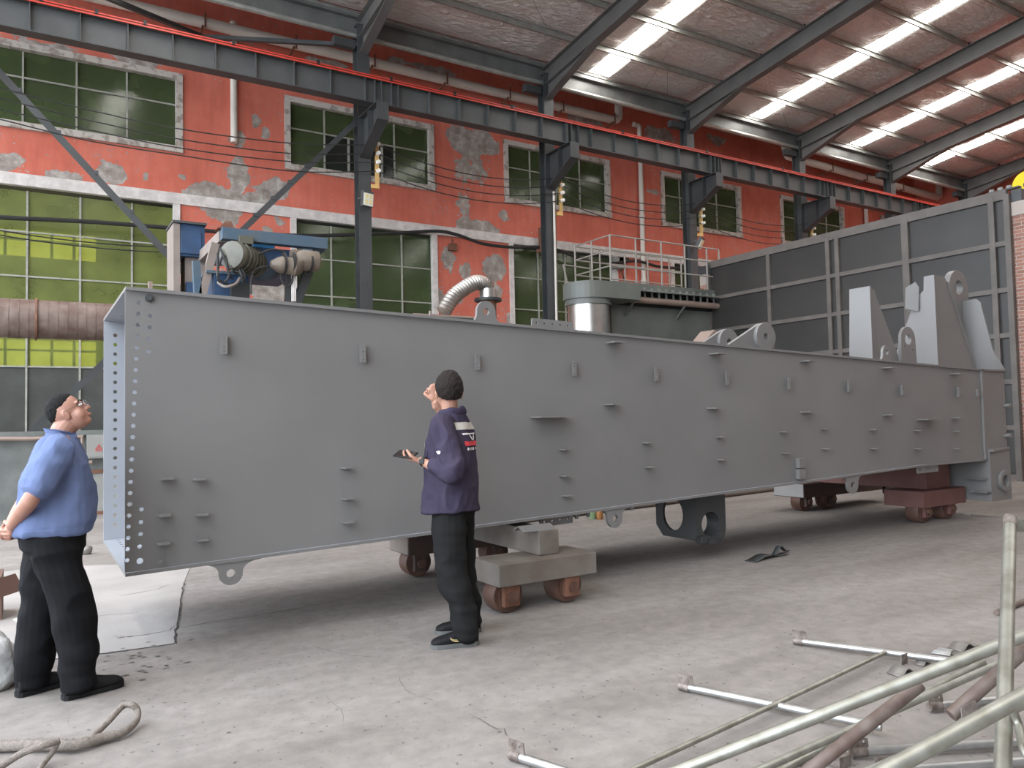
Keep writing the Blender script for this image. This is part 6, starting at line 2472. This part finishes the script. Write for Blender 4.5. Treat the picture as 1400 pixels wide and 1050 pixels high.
# ---------------------------------------------------------------- man in the light blue shirt
def build_visitor():
    pos = Vector((.165, 5.17, 0))
    M = facing_matrix(pos, cdir(58))
    Mi = M.inverted()
    t = thing('person', 'man in light blue shirt and glasses, hands clasped behind him, looking up', 'person', pos)
    L = lambda w: Mi @ Vector(w)
    rf, lf = L((.25, 5.02, 0)), L((.03, 5.24, 0))
    fr = Mi.to_3x3() @ Vector((.95, .28, 0))
    fl_ = Mi.to_3x3() @ Vector((.90, .40, 0))
    hy = -.045
    hipL, hipR = Vector((-.095, hy, .88)), Vector((.095, hy, .88))
    kL, kR = Vector((lf.x * .7 - .02, lf.y * .6 - .03, .48)), Vector((rf.x * .7 + .02, rf.y * .6 - .01, .48))
    aL, aR = Vector((lf.x, lf.y, .10)), Vector((rf.x, rf.y, .10))
    sy = -.02
    shL, shR = Vector((-.185, sy, 1.395)), Vector((.185, sy, 1.395))
    elL, elR = Vector((-.265, sy - .13, 1.13)), Vector((.265, sy - .13, 1.13))
    wrL, wrR = Vector((-.075, sy - .235, .955)), Vector((.085, sy - .225, .965))
    hc_ = Vector((0, .025, 1.585))
    pit = .52
    yawf = (Mi.to_3x3() @ cdir(70)).normalized()
    hf = (yawf * math.cos(pit) + EZ * math.sin(pit)).normalized()
    hr = yawf.cross(EZ).normalized()
    hu = hr.cross(hf)
    b = MB()
    loft(b, [(0, hy, .82, .10, .08), (0, hy, .87, .165, .13), (0, hy + .01, .95, .17, .14), (0, hy + .03, 1.06, .165, .14), (0, hy + .03, 1.18, .17, .135), (0, sy, 1.3, .18, .12), (0, sy, 1.39, .165, .095), (0, sy, 1.44, .10, .075), (0, sy + .01, 1.47, .06, .06)])
    limb(b, [Vector((0, sy - .005, 1.40)), Vector((0, sy + .02, 1.48)), hc_ - hu * .055 - hf * .025], [.070, .064, .062])
    head(b, hc_, hf, hr, hu, 1.12, .95)
    limb(b, [hipL, kL, aL], [.09, .056, .040])
    limb(b, [hipR, kR, aR], [.09, .056, .040])
    for a_, d_ in ((aL, fl_), (aR, fr)):
        limb(b, [a_ + Vector((0, 0, -.02)), Vector((a_.x, a_.y, .045)) + d_ * .05, Vector((a_.x, a_.y, .035)) + d_ * .15], [.036, .034, .025])
    limb(b, [shL, elL, elL.lerp(wrL, .5), wrL], [.056, .044, .040, .028])
    limb(b, [shR, elR, elR.lerp(wrR, .5), wrR], [.056, .044, .041, .028])
    hand(b, wrR, Vector((-.75, -.18, -.45)), Vector((-.3, .6, -.2)), Vector((0, -.1, 1)), (.55, .7, .5), .2)
    hand(b, wrL, Vector((.7, -.30, -.35)), Vector((.1, .7, .3)), Vector((0, -.1, 1)), (.5, .6, .4), .2)
    put(b, M, .0042, 'body', 'skin_light', t, 4)
    h = hair(hc_, hf, hr, hu, [(-1, -.62), (-.6, -.45), (-.3, -.1), (.0, .08), (.25, .18), (.5, .32), (.75, .46), (1, .6)], .03, 'hair_black', 9, t, amp=.004, hs=.95, soft=.45)
    h.v = [M @ p for p in h.v]
    h.build('hair', 'hair_black', t, smooth=True)
    for s in (-1, 1):
        e = MB().ellipsoid(hc_ + hr * s * .032 + hf * .082 + hu * .005, hr * .013, hf * .012, hu * .009, 12, 8)
        e.v = [M @ p for p in e.v]
        eo = e.build('eye', 'eye_white', t, smooth=True)
        e = MB().ellipsoid(hc_ + hr * s * .032 + hf * .092 + hu * .005, hr * .006, hf * .003, hu * .006, 12, 8)
        e.v = [M @ p for p in e.v]
        e.build('iris', 'eye_dark', eo, smooth=True)
        bm_ = MB()
        limb(bm_, [hc_ + hr * s * .016 + hf * .093 + hu * .024, hc_ + hr * s * .036 + hf * .090 + hu * .029, hc_ + hr * s * .053 + hf * .078 + hu * .024], [(.004, .003), (.0045, .003), (.003, .002)], 8, 4)
        bm_.v = [M @ p for p in bm_.v]
        bm_.build('eyebrow', 'hair_black', t, smooth=True)
    m = MB()
    limb(m, [hc_ + hr * -.022 + hf * .088 - hu * .066, hc_ + hf * .097 - hu * .065, hc_ + hr * .022 + hf * .088 - hu * .066], [(.004, .006), (.006, .007), (.004, .006)], 10, 4)
    m.v = [M @ p for p in m.v]
    m.build('lips', 'lips', t, smooth=True)
    # glasses
    m = MB()
    gl = thing_part = None
    for s in (-1, 1):
        cpt = hc_ + hr * s * .034 + hf * .108 + hu * .002
        ring = [cpt + hr * (.025 * math.cos(a)) + hu * (.019 * math.sin(a)) - hf * (.010 * abs(math.cos(a)) * (1 if math.cos(a) * s > 0 else 0)) for a in [2 * PI * k / 24 for k in range(25)]]
        m.tube(ring, .0013, 6, cap=False)
        m.tube([cpt + hr * s * .025 + hu * .006 - hf * .01, hc_ + hr * s * .076 + hf * .06 + hu * .004, hc_ + hr * s * .082 - hf * .005 + hu * .008, hc_ + hr * s * .080 - hf * .022 - hu * .012], .0013, 6)
    m.tube([hc_ - hr * .010 + hf * .108 + hu * .006, hc_ + hf * .112 + hu * .009, hc_ + hr * .010 + hf * .108 + hu * .006], .0013, 6)
    m.v = [M @ p for p in m.v]
    g = m.build('glasses', 'steel_dark', t, smooth=True)
    for s in (-1, 1):
        cpt = hc_ + hr * s * .034 + hf * .107 + hu * .002
        m = MB().plate([(.024 * math.cos(2 * PI * k / 20), .018 * math.sin(2 * PI * k / 20)) for k in range(20)], [], cpt, hr, hu, .001)
        m.v = [M @ p for p in m.v]
        m.build('lens', 'glass_lens', g)
    # trousers
    p = MB()
    loft(p, [(0, hy - .005, .76, .13, .11), (0, hy - .005, .82, .20, .17), (0, hy, .93, .205, .180), (0, hy + .01, .98, .185, .155)])
    limb(p, [hipL + Vector((0, -.015, 0)), hipL.lerp(kL, .45), kL, kL.lerp(aL, .6), aL + Vector((0, -.01, -.01))], [.128, .124, .106, .098, .094], 18)
    limb(p, [hipR + Vector((0, -.015, 0)), hipR.lerp(kR, .45), kR, kR.lerp(aR, .6), aR + Vector((0, -.01, -.01))], [.128, .124, .106, .098, .094], 18)
    def folds(c):
        z = c[:, 2]
        k = np.clip((.35 - z) / .25, 0, 1) + .3
        return .010 - .026 * np.abs(n3(c, 7, 7, 8, 77)) + .014 * n3(c, 5, 5, 8, 71) + .014 * k * n3(c, 3, 3, 22, 81) + .005 * n3(c, 16, 16, 14, 75)
    put(p, M, .0075, 'trousers', 'trousers_black', t, 4, folds)
    # shirt
    s_ = MB()
    loft(s_, [(0, hy + .005, .905, .212, .188), (0, hy + .005, .915, .216, .192), (0, hy + .005, .955, .217, .194), (0, hy + .008, .975, .222, .199), (0, hy + .015, 1.08, .218, .194), (0, hy + .015, 1.19, .212, .180), (0, sy, 1.29, .210, .155), (0, sy, 1.37, .190, .125), (0, sy, 1.425, .135, .100), (0, sy + .012, 1.46, .088, .085), (0, sy + .02, 1.478, .076, .078)])
    for sh, el, sg in ((shL, elL, -1), (shR, elR, 1)):
        limb(s_, [sh + Vector((-.05 * sg, 0, 0)), sh + Vector((.01 * sg, -.005, -.02)), sh.lerp(el, .45), sh.lerp(el, .78)], [.082, .088, .084, .088], 18)
    limb(s_, [Vector((-.055, sy + .09, 1.455)), Vector((-.082, sy + .01, 1.478)), Vector((-.05, sy - .06, 1.488)), Vector((0, sy - .072, 1.49)), Vector((.05, sy - .06, 1.488)), Vector((.082, sy + .01, 1.478)), Vector((.055, sy + .09, 1.455))], [(.010, .020)] * 7, 10)
    def sf(c):
        z = c[:, 2]
        back = np.clip((-.1 - c[:, 1]) / .1, 0, 1)
        low = np.clip((1.2 - z) / .2, 0, 1)
        return .015 * n3(c, 5, 5, 7, 91) - .026 * np.abs(n3(c, 10, 10, 8, 101)) + .007 + .006 * n3(c, 24, 24, 20, 105) + .014 * back * low * n3(c, 5, 5, 18, 111)
    sh_ = put(s_, M, .006, 'shirt', 'shirt_blue', t, 4, sf)
    patch(sh_, lambda c, n: .948 < c.z < .956 and abs(c.x) < .3, .0022, 'waistband_seam', 'shirt_blue', t, M)
    for k in range(2):
        a = .25 + k * .14
        q = Vector((.204 * math.cos(a) + .002, hy + .008 + .172 * math.sin(a) - .10, .928))
        q = Vector((.214, hy - .03 + .055 * k, .928))
        m = MB().cyl(M @ q, M @ (q + Vector((.006, 0, 0))), .009, 14)
        m.build('button', 'logo_white', t)
    shoe(rf, fr, t, M, sole_mat='shoe_black', s=1.08)
    shoe(lf, fl_, t, M, sole_mat='shoe_black', s=1.08)
    return t


build_worker()
build_visitor()
